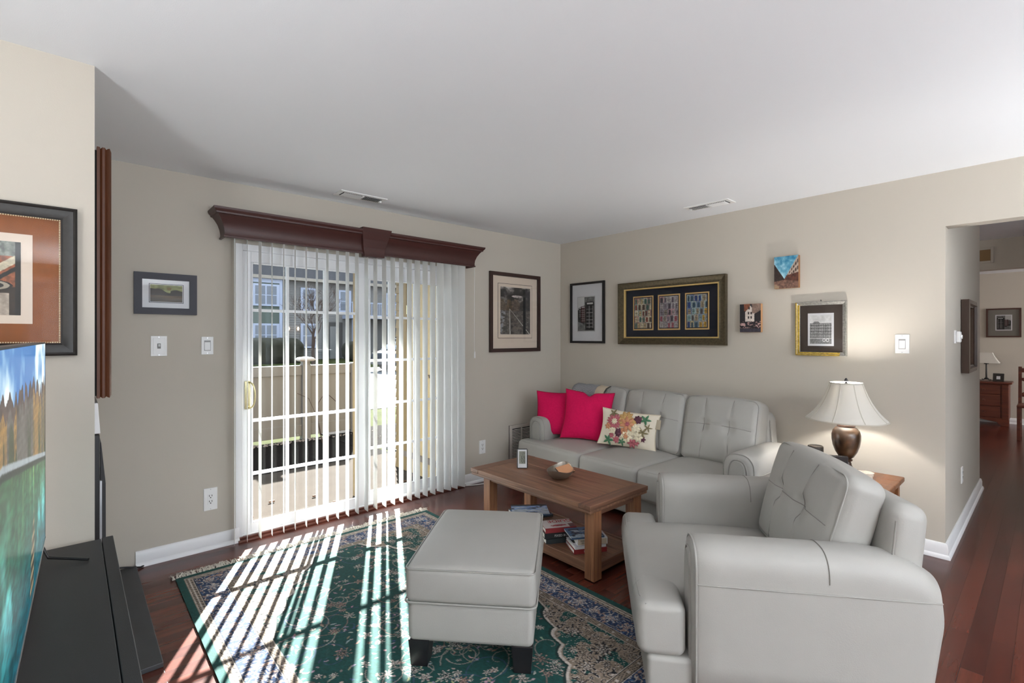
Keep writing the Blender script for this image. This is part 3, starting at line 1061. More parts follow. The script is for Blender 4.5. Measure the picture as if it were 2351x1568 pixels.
def ceiling_vent(cx, cy, lx, ly, rz, label):
    t = thing('ceiling_vent', label, 'vent', (cx, cy, H), rz)
    g = Geo().box(-lx / 2, lx / 2, -ly / 2, ly / 2, -.006, .001)
    g.build('vent_frame', M_plastic, t, bevel=.003)
    a = lx / 2 - .03
    Geo().box(-a, a, -ly / 2 + .03, ly / 2 - .03, -.0068, -.0055).build('vent_opening', M_dark, t)
    for half, ang in ((-1, 40), (1, -40)):
        g = Geo()
        for k in range(10):
            x = half * (.012 + (a - .018) * (k + .5) / 10)
            q = Geo().box(-.0065, .0065, -ly / 2 + .03, ly / 2 - .03, -.0006, .0006)
            q.xf(Matrix.Translation((x, 0, -.009)) @ Matrix.Rotation(R(ang), 4, 'Y'))
            g.add(q.v, q.f)
        g.build('louvres', M_plastic, t)
    Geo().box(-.008, .008, -ly / 2 + .03, ly / 2 - .03, -.012, -.006).build('divider', M_plastic, t)
    Geo().box(a - .004, a + .012, -.008, .008, -.02, -.006).build('lever', M_plastic, t, bevel=.002)


ceiling_vent(-2.49, -.268, .36, .150, 0, 'white ceiling vent near the patio door wall, left one')
ceiling_vent(-.345, -1.895, .36, .145, R(90), 'white ceiling vent near the right wall above the sofa')

t = thing('return_vent', 'tall white louvred return air grille low on the wall left of the sofa', 'vent', (-.58, 0, .08))
Geo().box(-.20, .20, -.010, 0, 0, .41).build('grille_back', M_dark, t)
g = Geo().box(-.20, -.165, -.016, 0, 0, .41).box(.165, .20, -.016, 0, 0, .41).box(-.165, .165, -.0158, 0, .0, .03).box(-.165, .165, -.0158, 0, .375, .41).box(-.04, -.025, -.0156, 0, .03, .375)
M_grille = mat('grille_paint', rgb(200, 192, 184), .5)
g.build('grille_frame', M_grille, t, bevel=.003)
g = Geo()
for k in range(22):
    q = Geo().box(-.165, .165, -.007, .007, -.001, .001)
    q.xf(Matrix.Translation((0, -.012, .037 + .0155 * k)) @ Matrix.Rotation(R(35), 4, 'X'))
    g.add(q.v, q.f)
g.build('louvres', M_grille, t)
t = thing('wall_vent', 'beige return grille high on the header towards the dining room', 'vent', (3.23, -3.10, 2.275), R(-90))
g = Geo().box(-.165, .165, -.0118, 0, -.085, -.06).box(-.165, .165, -.0118, 0, .06, .085).box(-.19, -.165, -.012, 0, -.085, .085).box(.165, .19, -.012, 0, -.085, .085)
g.build('grille_frame', M_wall, t, bevel=.003)
Geo().box(-.165, .165, -.003, 0, -.06, .06).build('grille_mesh', mat('tan_filter', rgb(140, 112, 78), .8), t)


# ---------------------------------------------------------------- rug
def rug_paint():
    st = .0036
    LW, LL = 1.67, 2.41
    nx, ny = int(LW / st), int(LL / st)
    u = np.linspace(0, LW, nx)[None, :] * np.ones((ny, 1))
    v = np.linspace(0, LL, ny)[:, None] * np.ones((1, nx))
    d = np.minimum(np.minimum(u, LW - u), np.minimum(v, LL - v))
    GREEN, NAVY, CREAM, TAN, DARK, BLUE, ROSE = (13 / 255, 66 / 255, 62 / 255), (32 / 255, 50 / 255, 82 / 255), (178 / 255, 168 / 255, 160 / 255), (134 / 255, 120 / 255, 106 / 255), (24 / 255, 26 / 255, 30 / 255), (62 / 255, 88 / 255, 122 / 255), (150 / 255, 122 / 255, 112 / 255)
    A = np.zeros((ny, nx, 3))
    A[:] = GREEN
    n1 = fbm(ny, nx, 26, 301, 3)
    n2 = fbm(ny, nx, 14, 302, 2)
    n3 = fbm(ny, nx, 5, 303, 2)
    # field arabesque
    rs = np.random.RandomState(8)

    def line(pts, wd, c, lo=None):
        for (px, py, w_) in pts:
            x0, x1 = int((px - w_) / LW * nx), int((px + w_) / LW * nx) + 1
            y0, y1 = int((py - w_) / LL * ny), int((py + w_) / LL * ny) + 1
            x0, y0 = max(0, x0), max(0, y0)
            x1, y1 = min(nx, x1), min(ny, y1)
            if x1 > x0 and y1 > y0:
                q = (u[y0:y1, x0:x1] - px) ** 2 + (v[y0:y1, x0:x1] - py) ** 2 < w_ * w_
                A[y0:y1, x0:x1][q] = c

    def flower(px, py, r, c, c2, pet=None, rot=None, ctr=True):
        pet = pet or rs.choice([5, 6, 7, 8])
        rot = rs.rand() * 6.28 if rot is None else rot
        x0, x1 = max(0, int((px - r) / LW * nx)), min(nx, int((px + r) / LW * nx) + 2)
        y0, y1 = max(0, int((py - r) / LL * ny)), min(ny, int((py + r) / LL * ny) + 2)
        if x1 <= x0 or y1 <= y0:
            return
        X = u[y0:y1, x0:x1] - px
        Y = v[y0:y1, x0:x1] - py
        q = np.hypot(X, Y)
        th = np.arctan2(Y, X) + rot
        pr = r * (.62 + .38 * np.cos(th * pet))
        B = A[y0:y1, x0:x1]
        B[(q < pr)] = c
        B[(q < pr * .72) & (q > pr * .55)] = c2
        if ctr:
            B[q < r * .28] = c2
            B[q < r * .15] = c

    def spiral(px, py, r, c, w_=.0035, turns=1.4, sgn=1, a0=0):
        n_ = int(240 * turns)
        pts = [(px + r * (1 - k / n_) ** .8 * math.cos(a0 + sgn * turns * 6.28 * k / n_), py + r * (1 - k / n_) ** .8 * math.sin(a0 + sgn * turns * 6.28 * k / n_), w_ * (1 - .4 * k / n_)) for k in range(n_)]
        line(pts, 0, c)
        return pts

    # field vines
    for k in range(150):
        px, py = rs.uniform(.2, LW - .2), rs.uniform(.2, LL - .2)
        r = rs.uniform(.07, .16)
        c = CREAM if rs.rand() < .6 else (ROSE if rs.rand() < .5 else BLUE)
        c = tuple(x * .78 for x in c)
        pts = spiral(px, py, r, c, .0026, rs.uniform(.6, 1.2), rs.choice([-1, 1]), rs.rand() * 6.28)
    for k in range(900):
        px, py = rs.uniform(.2, LW - .2), rs.uniform(.2, LL - .2)
        a_ = rs.rand() * 6.28
        c_ = rs.uniform(-1.6, 1.6)
        L_ = rs.uniform(.012, .034)
        c = CREAM if rs.rand() < .7 else (ROSE if rs.rand() < .6 else BLUE)
        c = tuple(x * rs.uniform(.75, 1) for x in c)
        pp = []
        x_, y_ = px, py
        for t in np.linspace(0, 1, 9):
            pp.append((x_, y_, .0012 + .0034 * math.sin(math.pi * t)))
            x_ += L_ / 8 * math.cos(a_ + c_ * t)
            y_ += L_ / 8 * math.sin(a_ + c_ * t)
        line(pp, 0, c)
    for k in range(300):
        px, py = rs.uniform(.2, LW - .2), rs.uniform(.2, LL - .2)
        r = rs.choice([.012, .019, .028, .040], p=[.35, .3, .23, .12])
        cc = CREAM if rs.rand() < .7 else ROSE
        if r > .03:
            flower(px, py, r * 1.12, tuple(x * .55 for x in GREEN), GREEN, 9, 0, False)
            flower(px, py, r, cc, GREEN, 9, 0)
            flower(px, py, r * .80, GREEN, tuple(x * .6 for x in cc), 9, 0, False)
            flower(px, py, r * .52, cc, DARK, 7, .3)
            flower(px, py, r * .26, DARK, cc, 6, .1)
        else:
            flower(px, py, r, cc, tuple(x * .5 for x in cc))
    # corner spandrels
    cu = np.minimum(u, LW - u) - .25
    cv = np.minimum(v, LL - v) - .25
    a = np.arctan2(np.maximum(cv, 0) / .66, np.maximum(cu, 0) / .44)
    qq = (np.maximum(cu, 0) / .44) ** .9 + (np.maximum(cv, 0) / .66) ** .9
    qq = qq * (1 - .07 * np.abs(np.sin(a * 9)))
    sp = (qq < 1)
    A[sp] = TAN
    A[sp & (qq > .965)] = CREAM
    A[(qq >= 1) & (qq < 1.03)] = tuple(x * .6 for x in GREEN)
    curls = np.abs(np.sin(n1 * 40)) < .36
    A[sp & curls & (qq < .95)] = DARK
    A[sp & (fbm(ny, nx, 18, 321, 2) > .60) & (qq < .95)] = GREEN
    A[sp & (np.abs(np.sin(n1 * 40)) < .50) & (np.abs(np.sin(n1 * 40)) > .36) & (qq < .95)] = CREAM
    for sx_ in (0, 1):
        for sy_ in (0, 1):
            for (ax_, ay_, r) in ((.36, .38, .055), (.50, .36, .04), (.36, .56, .045), (.46, .47, .03), (.34, .74, .035), (.60, .31, .03), (.31, .47, .022), (.43, .31, .022), (.30, .66, .02)):
                px = ax_ if sx_ == 0 else LW - ax_
                py = ay_ if sy_ == 0 else LL - ay_
                flower(px, py, r, DARK, TAN, 8)
                flower(px, py, r * .7, CREAM, DARK, 8)

    # bands
    def band(a_, b_, c):
        m = (d >= a_) & (d < b_)
        A[m] = c
        return m
    along = np.where(np.minimum(u, LW - u) < np.minimum(v, LL - v), v, u)
    band(.20, .245, TAN)
    m = (d > .208) & (d < .237)
    A[m & (np.abs(np.sin(along * 80 + (d - .22) * 260 * np.sign(np.sin(along * 40)))) < .33)] = DARK
    A[m & (np.mod(along, .079) < .012) & (np.abs(d - .2225) < .008)] = CREAM
    band(.2, .2035, CREAM); band(.2035, .2065, DARK); band(.239, .242, DARK); band(.242, .2455, CREAM)
    m = band(.078, .20, NAVY)
    cv1 = np.abs(np.sin(n2 * 26))
    cv2 = np.abs(np.sin(n1 * 22 + 1.7))
    A[m & (cv2 < .22)] = BLUE
    A[m & (cv1 < .26)] = CREAM
    A[m & (n3 > .70)] = ROSE
    k = 0
    per = .0
    for side in range(4):
        L_ = LW if side < 2 else LL
        x = .14
        while x < L_ - .1:
            pp = {0: (x, .139), 1: (x, LL - .139), 2: (.139, x), 3: (LW - .139, x)}[side]
            flower(pp[0], pp[1], .042 if k % 2 else .03, CREAM, BLUE if k % 2 else NAVY, 7 if k % 2 else 5)
            flower(pp[0], pp[1], .016, ROSE, CREAM, 5)
            x += .098
            k += 1
    band(.033, .078, TAN)
    m = (d > .040) & (d < .071)
    A[m & (np.abs(np.sin(along * 95 + np.sin(d * 400) * 2)) < .42)] = DARK
    A[m & (np.abs(d - .055) < .004)] = CREAM
    band(.033, .036, DARK); band(.0375, .041, CREAM); band(.070, .0735, CREAM); band(.0745, .078, DARK)
    band(-1, .033, GREEN)
    A *= (.86 + .28 * fbm(ny, nx, 2.2, 310, 1))[..., None]
    return A, LW, LL


arr, LW, LL = rug_paint()
RX0, RY1 = -3.648, -.355
rug = thing('area_rug', 'green and navy oriental rug with floral borders and white fringe on the wood floor', 'rug', (RX0 + LW / 2, RY1 - LL / 2, 0))
paint_mesh('rug_pile', arr, LW, LL, attr_mat('wool_pile', 0.95, bump=.5), rug, loc=(0, 0, .009), axis='xy')
Geo().box(-LW / 2, LW / 2, -LL / 2, LL / 2, .0005, .0086).build('rug_backing', mat('green_binding', rgb(16, 70, 62), .95), rug)
g = Geo()
random.seed(4)
for k in range(430):
    x = -LW / 2 - .01 + (LW + .02) * k / 429 + random.uniform(-.004, .004)
    L_ = random.uniform(.035, .075)
    a = R(90) + random.gauss(0, .45)
    p0 = (x, LL / 2 - .004, .006)
    p1 = (x + math.cos(a) * L_ * .5, LL / 2 + math.sin(a) * L_ * .5, .012 + random.uniform(0, .012))
    a += random.gauss(0, .35)
    p2 = (p1[0] + math.cos(a) * L_ * .5, p1[1] + abs(math.sin(a)) * L_ * .5, .003 + random.uniform(0, .01))
    w_ = random.uniform(.0018, .0034)
    g.tube([p0, p1, p2], [w_, w_, w_ * .5], 4)
g.build('fringe', mat('white_cotton_fringe', rgb(214, 208, 196), .95), rug, smooth=60, kind='stuff')


# ---------------------------------------------------------------- leather seating
def rrect(hx, hy, rc, z, n=7, cx=0, cy=0):
    pts = []
    for (sx, sy, a0) in ((1, 1, 0), (-1, 1, 90), (-1, -1, 180), (1, -1, 270)):
        for k in range(n):
            a = R(a0 + 90 * k / (n - 1))
            pts.append((cx + sx * (hx - rc) + rc * math.cos(a), cy + sy * (hy - rc) + rc * math.sin(a), z))
    return pts


def seat_cushion(parent, x0, x1, y0, y1, z0=.195, zt=.425, crown=.035, wing=None, wx=.31):
    """wing: (ya, yb) extra stretch of the front edge in front of an arm"""
    cx, cy = (x0 + x1) / 2, (y0 + y1) / 2
    sx, sy, sz = x1 - x0, y1 - y0, zt - z0

    def fn(x, y, z):
        fx = max(0, 1 - abs(x / (sx / 2)) ** 2.6)
        fy = max(0, 1 - abs(y / (sy / 2)) ** 2.6)
        if z > 0:
            z += crown * fx * fy * (z / (sz / 2))
        b = max(0, 1 - abs(z / (sz / 2 + crown)) ** 2) * .012
        if abs(y) > sy / 2 - .08:
            y += math.copysign(b * .3, y)
        if x > sx / 2 - .08:
            x += b
        return (x, y, z)
    g = Geo().rbox((cx, cy, (z0 + zt) / 2), (sx, sy, sz), .035, .04, fn)
    o = g.build('seat_cushion', M_leather, parent, smooth=179)
    Y0, Y1 = y0, y1
    if wing:
        ya, yb = wing
        wy0, wy1 = (ya, yb)
        g2 = Geo().rbox(((wx + x1) / 2 + .001, (wy0 + wy1) / 2, (z0 + zt) / 2), (x1 - wx, wy1 - wy0, sz), .035, .04, lambda x, y, z: (x + .012 * max(0, 1 - (z / (sz / 2)) ** 2) * (x > 0), y, z + (.012 if z > 0 else 0) * max(0, 1 - (y / ((wy1 - wy0) / 2)) ** 2) * max(0, 1 - (x / ((x1 - wx) / 2)) ** 2)))
        w_ = g2.build('seat_cushion_wing', M_leather, o, smooth=179)
        Y0, Y1 = min(y0, wy0), max(y1, wy1)
    # seams along the front edges
    p = []
    n = 16
    zt_ = zt - .009
    fx_ = x1 - .006
    for k in range(n + 1):
        yy = Y0 + .012 + (Y1 - Y0 - .024) * k / n
        p.append((fx_ - .02 * abs(2 * k / n - 1) ** 14, yy, zt_))
    Geo().tube([(x0 + .1, Y0 + .010, zt_)] * 0 + p, .0032, 6).build('piping', M_pipe, o, smooth=60)
    p2 = [(q[0] + .002, q[1], z0 + .012) for q in p]
    Geo().tube(p2, .0032, 6).build('piping', M_pipe, o, smooth=60)
    return o


def back_cushion(parent, cy, w, z0=.40, h=.50, x=-.16, tilt=12, thick=.20, seams=2, sag=0.0, flare=0.0, btn=.026, hseam=.42, lean=0, big=False):
    sx, sy, sz = thick, w, h
    vs = [(-w / 6, 0), (w / 6, 0)] if seams == 2 else [(0, 0)]
    zs = h / 2 - h * (1 - hseam) + 0.0
    zs = -h / 2 + h * (1 - .46)

    def fn(px, y, z):
        fy = max(0, 1 - abs(y / (sy / 2)) ** 2.4)
        fz = max(0, 1 - abs(z / (sz / 2)) ** 2.4)
        if px > 0:
            px += .045 * fy * fz
            dd = 0
            for (ys, _) in vs:
                yy = ys * (1 + .18 * ((z - zs) / (h / 2)) ** 2) if seams == 2 else ys
                dd = max(dd, .009 * math.exp(-((y - yy) / .009) ** 2) * fz)
                dd = max(dd, btn * math.exp(-(((y - ys) / .045) ** 2 + ((z - zs) / .045) ** 2)))
            dd = max(dd, .008 * math.exp(-((z - zs) / .009) ** 2) * fy)
            px -= dd
        else:
            px -= .012 * fy * fz
        if z > 0:
            z += .016 * fy
        y *= 1 + flare * (z / h)
        return (px, y, z)
    g = Geo().rbox((0, 0, 0), (sx, sy, sz), .05, .012, fn, kc=5)
    o = g.build('back_cushion', M_leather, parent, smooth=179, loc=(x, cy, z0 + h / 2), rot=(lean, R(-tilt), 0))

    def surf(y, z):
        q = fn(sx / 2, y, z)
        return (q[0] + .0006, q[1], q[2])
    for (ys, _) in vs:
        p = []
        for k in range(31):
            z = -sz / 2 + .03 + (sz - .06) * k / 30
            yy = ys * (1 + .18 * ((z - zs) / (h / 2)) ** 2) if seams == 2 else ys
            p.append(surf(yy, z))
        Geo().tube(p, .0019, 5).build('seam', M_seam, o, smooth=60)
    p = [surf(-sy / 2 + .04 + (sy - .08) * k / 40, zs) for k in range(41)]
    Geo().tube(p, .0018, 5).build('seam', M_seam, o, smooth=60)
    # piping round the front rim
    rim = []
    for (px, py, _) in rrect(sz / 2 - .012, sy / 2 - .012, .05, 0, 8):
        q = fn(sx / 2 - .014, py, px)
        rim.append((sx / 2 - .010, q[1], q[2]))
    Geo().tube(rim, .0035, 6, closed=True).build('piping', M_pipe, o, smooth=60)
    return o


def arm(parent, yc, w, x0, x1, h, outer=1, rear_drop=.13, seam_x=None):
    """arch-section arm running from x0 (rear) to x1 (front); outer = +1 if its outside faces +y"""
    def section(x, inset, hh, wb=0):
        pts = []
        hw = w / 2 - inset
        n = 22
        zt = hh - inset
        pts.append((x, yc + outer * hw * .98, .05))
        pts.append((x, yc + outer * hw * 1.0, .2))
        pts.append((x, yc + outer * hw * 1.04, .36))
        for k in range(n + 1):
            a = math.pi * k / n
            cx_ = math.copysign(abs(math.cos(a)) ** .72, math.cos(a))
            pts.append((x, yc + outer * hw * cx_ * 1.06, zt - .105 + .105 * math.sin(a) ** .85))
        pts.append((x, yc - outer * hw * 1.0, .36))
        pts.append((x, yc - outer * hw * .98, .2))
        pts.append((x, yc - outer * hw * .98, .05))
        return pts
    rings = []
    L_ = x1 - x0
    for t, ins in ((0, .030), (.004, .016), (.012, .006), (.024, 0)):
        rings.append(section(x1 - t, ins, h))
    for k in range(1, 13):
        x = x1 - .024 - (L_ - .054) * k / 12
        s = max(0, (x0 + .26 - x) / .26)
        rings.append(section(x, 0, h - rear_drop * (1 - math.sqrt(max(0, 1 - s * s * .98)))))
    hr = h - rear_drop * .9
    rings.append(section(x0 + .012, .008, hr - .015))
    rings.append(section(x0, .026, hr - .04))
    # rear edge tapers in towards the floor
    for i, r_ in enumerate(rings):
        f = max(0, (x1 - .024 - r_[0][0]) / L_) ** 4
        rings[i] = [(p[0] + f * .07 * max(0, (.45 - p[2]) / .45) - f * .02 * max(0, (p[2] - .45) / .2), p[1], p[2]) for p in r_]
    o = Geo().ring_loft(rings).build('arm', M_leather, parent, smooth=179)
    # double piping on the front panel
    for ins, dx in ((.004, -.012), (.040, .0)):
        q = section(x1 + dx * 1 + (.001 if dx == 0 else 0), ins, h)
        Geo().tube(q, .004, 6).build('piping', M_pipe, o, smooth=60)
    # raised front panel
    q0 = section(x1 - .01, .044, h)
    q1 = section(x1 + .006, .052, h)
    Geo().ring_loft([q0, q1]).build('front_panel', M_leather, o, smooth=50)
    # lengthwise seam on the outside and a seam across
    zz = h - .14
    p = []
    for r_ in rings[2:-1]:
        for a_, b_ in zip(r_[:14], r_[1:15]):
            if a_[2] <= zz <= b_[2]:
                t = (zz - a_[2]) / max(1e-6, b_[2] - a_[2])
                q = [a_[i] + (b_[i] - a_[i]) * t for i in range(3)]
                p.append((q[0], q[1] + outer * .0012, q[2]))
                break
    Geo().tube(p, .0028, 6).build('piping', M_pipe, o, smooth=60)
    if seam_x is not None:
        q = [p_ for p_ in section(seam_x, -.0012, h) if p_[2] > zz - .01]
        Geo().tube(q, .0016, 5).build('seam', M_seam, o, smooth=60)
    return o


# armchair ---------------------------------------------------------------
F_ANG = R(128.5)
cf = Vector((math.cos(F_ANG), math.sin(F_ANG)))
clv = Vector((-cf.y, cf.x))
ao = Vector((-1.782, -2.690)) + clv * .05
chair = thing('armchair', 'pale grey leather armchair with button-tufted back in the right foreground', 'armchair', (ao.x, ao.y, .0), F_ANG)
Geo().rbox((-.07, 0, .125), (.99, .80, .15), .02, .1).build('base', M_leather, chair, smooth=179)
Geo().rbox((.22, 0, .12), (.42, 1.0, .15), .02, .1).build('front_rail', M_leather, chair, smooth=179)
seat_cushion(chair, -.30, .458, -.345, .345, z0=.19, zt=.392, crown=.05, wing=(-.50, .50), wx=.285)
arm(chair, .435, .185, -.56, .27, .632, 1, seam_x=-.185)
arm(chair, -.435, .185, -.56, .27, .632, -1, seam_x=-.185)
back_cushion(chair, .035, .69, z0=.385, h=.475, x=-.330, tilt=15, thick=.155, flare=.05, btn=.032, big=True)


def frame_back(parent, w, xx, z0, z1, tilt, th=.15):
    def fn(x, y, z):
        return (x, y * (1 - .05 * max(0, z / ((z1 - z0) / 2))), z)
    o = Geo().rbox((0, 0, 0), (th, w, z1 - z0), .05, .08, fn).build('back_frame', M_leather, parent, smooth=179, loc=(xx, 0, (z0 + z1) / 2), rot=(0, R(-tilt), 0))
    hh = (z1 - z0) / 2
    for s in (-1, 1):
        Geo().tube([(th / 2 - .012, s * (w / 2 * (1 - .05 * max(0, z / hh)) - .002), z) for z in np.linspace(-hh + .1, hh - .06, 12)], .003, 6).build('piping', M_pipe, o, smooth=60)
    return o


frame_back(chair, .93, -.455, .12, .79, 8, .13)
g = Geo()
for (x, y) in ((.34, .42), (.34, -.42), (-.44, .36), (-.44, -.36)):
    Geo().prism([(x - .04, y - .04), (x + .04, y - .04), (x + .04, y + .04), (x - .04, y + .04)], 0.0095, .055).build('leg', M_blackwood, chair)

# sofa ---------------------------------------------------------------------
sofa = thing('sofa', 'pale grey leather three-seat sofa with tufted back against the right wall', 'sofa', (-.515, -1.395, 0), R(177.7))
Geo().rbox((-.02, 0, .125), (.80, 1.75, .15), .02, .12).build('base', M_leather, sofa, smooth=179)
Geo().rbox((.24, 0, .12), (.36, 2.08, .15), .02, .12).build('front_rail', M_leather, sofa, smooth=179)
AW = .20
for (y0, y1, wing) in ((-.865, -.288, (-1.06, -.292)), (-.282, .282, None), (.288, .865, (.292, 1.06))):
    seat_cushion(sofa, -.22, .475, y0, y1, wing=wing, wx=.335)
arm(sofa, .965, AW, -.44, .325, .635, 1)
arm(sofa, -.965, AW, -.44, .325, .635, -1)
for cy_ in (-.59, 0, .59):
    back_cushion(sofa, cy_, .598, z0=.40, h=.51, x=-.225, tilt=14, thick=.19, btn=.022)
frame_back(sofa, 1.88, -.345, .12, .83, 7, .14)
for (x, y) in ((.33, .95), (.33, -.95), (-.36, .85), (-.36, -.85)):
    Geo().prism([(x - .035, y - .035), (x + .035, y - .035), (x + .035, y + .035), (x - .035, y + .035)], 0, .055).build('leg', M_blackwood, sofa)

# ottoman -----------------------------------------------------------------
ott = thing('ottoman', 'pale grey leather ottoman on black block legs standing on the rug', 'ottoman', (-2.612, -1.875, .0), R(42))
OX, OYh = .70, .545


def ofn(x, y, z):
    fx = max(0, 1 - abs(x / (OX / 2)) ** 2.2)
    fy = max(0, 1 - abs(y / (OYh / 2)) ** 2.2)
    if z > 0:
        z += .032 * fx * fy
    b = .012 * max(0, 1 - (z / .08) ** 2)
    x += math.copysign(b * fy, x) if abs(x) > OX / 2 - .1 else 0
    y += math.copysign(b * fx, y) if abs(y) > OYh / 2 - .1 else 0
    return (x, y, z)


top = Geo().rbox((0, 0, .358), (OX, OYh, .155), .028, .03, ofn).build('cushion', M_leather, ott, smooth=179)
Geo().tube(rrect(OX / 2 + .001, OYh / 2 + .001, .03, .426, 8), .0036, 6, closed=True).build('piping', M_pipe, top, smooth=60)
Geo().tube(rrect(OX / 2 + .004, OYh / 2 + .004, .03, .289, 8), .0045, 6, closed=True).build('piping', M_pipe, top, smooth=60)
Geo().rbox((0, 0, .2), (OX - .02, OYh - .02, .17), .025, .05, lambda x, y, z: (x * (1 + .012 * (1 - (z / .085) ** 2)), y * (1 + .012 * (1 - (z / .085) ** 2)), z)).build('base', M_leather, ott, smooth=179)
for sx in (-1, 1):
    for sy in (-1, 1):
        x, y = sx * (OX / 2 - .055), sy * (OYh / 2 - .055)
        g = Geo().ring_loft([[(x + a * r, y + b_ * r, z) for a, b_ in ((-1, -1), (1, -1), (1, 1), (-1, 1))] for z, r in ((.0095, .036), (.125, .045))])
        g.build('leg', M_blackwood, ott, bevel=.003)

# ---------------------------------------------------------------- coffee table
TX0, TX1, TY0, TY1, TZ = -1.952, -1.378, -2.000, -.905, .452
ct = thing('coffee_table', 'rustic brown pine coffee table with lower shelf between sofa and ottoman', 'coffee table', (0, 0, 0))
yb0, yb1 = TY0 + .085, TY1 - .085
g = Geo()
cols = [TX0, TX0 + .19, TX0 + .385, TX1]
for a, b_ in zip(cols[:-1], cols[1:]):
    g.box(a + .0008, b_ - .0008, yb0, yb1, TZ - .028, TZ)
g.build('tabletop', M_pine_y, ct, bevel=.0025)
for y0, y1 in ((TY0, yb0 - .001), (yb1 + .001, TY1)):
    Geo().box(TX0 - .001, TX1 + .001, y0, y1, TZ - .0265, TZ + .0005).build('breadboard_end', M_pine_x, ct, bevel=.003)
Geo().box(TX0 + .004, TX1 - .004, TY0 + .004, TY1 - .004, TZ - .046, TZ - .0285).build('under_top', M_pine_y, ct, bevel=.004)
LX0, LX1, LY0, LY1 = TX0 + .052, TX1 - .052, TY0 + .015, TY1 - .085
g = Geo().box(LX0 + .01, LX0 + .03, LY0 + .07, LY1 - .07, TZ - .078, TZ - .047)
g.build('apron', M_pine_y, ct, bevel=.002)
Geo().box(LX1 - .03, LX1 - .01, LY0 + .07, LY1 - .07, TZ - .078, TZ - .047).build('apron', M_pine_y, ct, bevel=.002)
Geo().box(LX0 + .07, LX1 - .07, LY0 + .01, LY0 + .03, TZ - .078, TZ - .047).build('apron', M_pine_x, ct, bevel=.002)
Geo().box(LX0 + .07, LX1 - .07, LY1 - .03, LY1 - .01, TZ - .078, TZ - .047).build('apron', M_pine_x, ct, bevel=.002)
for x in (LX0, LX1 - .07):
    for y in (LY0, LY1 - .07):
        lg = Geo().box(x, x + .07, y, y + .07, .008, TZ - .046).build('leg', M_pine_z, ct, bevel=.003)
        Geo().cyl((x + .035, y + .035, 0), (x + .035, y + .035, .009), .012, .012, 12).build('glide', M_plastic, lg)
g = Geo()
for k in range(3):
    a = LX0 + .034 + (LX1 - LX0 - .068) * k / 3
    g.box(a + .0008, a + (LX1 - LX0 - .068) / 3 - .0008, LY0 + .012, LY1 - .012, .072, .0915)
g.build('shelf', M_pine_y, ct, bevel=.002)
Geo().box(LX0 + .01, LX0 + .032, LY0 + .07, LY1 - .07, .040, .096).build('stretcher', M_pine_y, ct, bevel=.002)
Geo().box(LX1 - .032, LX1 - .01, LY0 + .07, LY1 - .07, .040, .096).build('stretcher', M_pine_y, ct, bevel=.002)
Geo().box(LX0 + .07, LX1 - .07, LY0 + .01, LY0 + .032, .040, .096).build('stretcher', M_pine_x, ct, bevel=.002)
Geo().box(LX0 + .07, LX1 - .07, LY1 - .032, LY1 - .01, .040, .096).build('stretcher', M_pine_x, ct, bevel=.002)

# weather clock
CK = thing('digital_clock', 'small silver and black digital clock showing 69 and 59 on the coffee table', 'clock', (-1.688, -1.168, TZ), R(-42))
Geo().rbox((0, .0, .070), (.078, .020, .138), .009, .02).build('case', mat('black_case', rgb(36, 38, 42), .35), CK, smooth=60, rot=(R(-7), 0, 0))
M_silverplastic = mat('silver_plastic', rgb(196, 198, 200), .35, metal=.2)
M_lcd = mat('lcd_grey', rgb(128, 130, 118), .3)
M_ink = mat('lcd_ink', rgb(40, 44, 40), .6)
tilt = (R(-7), 0, 0)
Geo().box(-.032, .032, -.0118, -.009, .006, .134).build('bezel', M_silverplastic, CK, bevel=.001, rot=tilt)
Geo().box(-.0225, .0225, -.0124, -.0115, .034, .122).build('screen', M_lcd, CK, rot=tilt)
Geo().box(-.0225, .0225, -.0128, -.0122, .0905, .0915).box(-.0225, .0225, -.0128, -.0122, .0625, .0635).build('screen_lines', M_ink, CK, rot=tilt)


def seg7(txt, x0, z0, w_, h_, gap):
    SEG = {'0': 'abcdef', '1': 'bc', '4': 'bcfg', '5': 'acdfg', '6': 'acdefg', '9': 'abcdfg'}
    g = Geo()
    t_ = w_ * .22
    x = x0
    for ch in txt:
        if ch == ':':
            for zz in (.3, .65):
                g.box(x, x + t_, -.0131, -.0126, z0 + h_ * zz, z0 + h_ * zz + t_)
            x += t_ + gap * .8
            continue
        for s in SEG[ch]:
            bx = {'a': (0, w_, h_ - t_, h_), 'g': (0, w_, h_ / 2 - t_ / 2, h_ / 2 + t_ / 2), 'd': (0, w_, 0, t_), 'b': (w_ - t_, w_, h_ / 2, h_), 'c': (w_ - t_, w_, 0, h_ / 2), 'f': (0, t_, h_ / 2, h_), 'e': (0, t_, 0, h_ / 2)}[s]
            g.box(x + bx[0], x + bx[1], -.0131, -.0126, z0 + bx[2], z0 + bx[3])
        x += w_ + gap
    return g


g = seg7('11:04', -.018, .096, .0065, .020, .0022)
for q in (seg7('69', -.007, .066, .0105, .021, .004), seg7('59', -.007, .038, .0105, .021, .004)):
    g.add(q.v, q.f)
g.build('digits', M_ink, CK, rot=tilt)

# bowl with phone and wallet
BX, BY = -1.655, -1.505
bw_ = thing('bowl', 'oval dark metallic bowl with pointed ends on the coffee table', 'bowl', (BX, BY, TZ), R(28))
rings = []
M_bowl = mat('hammered_pewter', rgb(150, 142, 132), .32, metal=.85, bump=.4, bscale=90)
N = 40


def bowl_ring(s, z, lift):
    r_ = []
    for k in range(N):
        a = 2 * math.pi * k / N
        e = abs(math.cos(a)) ** 4
        r_.append((.128 * s * math.cos(a) * (1 + .06 * e), .088 * s * math.sin(a), z + lift * e * .022))
    return r_


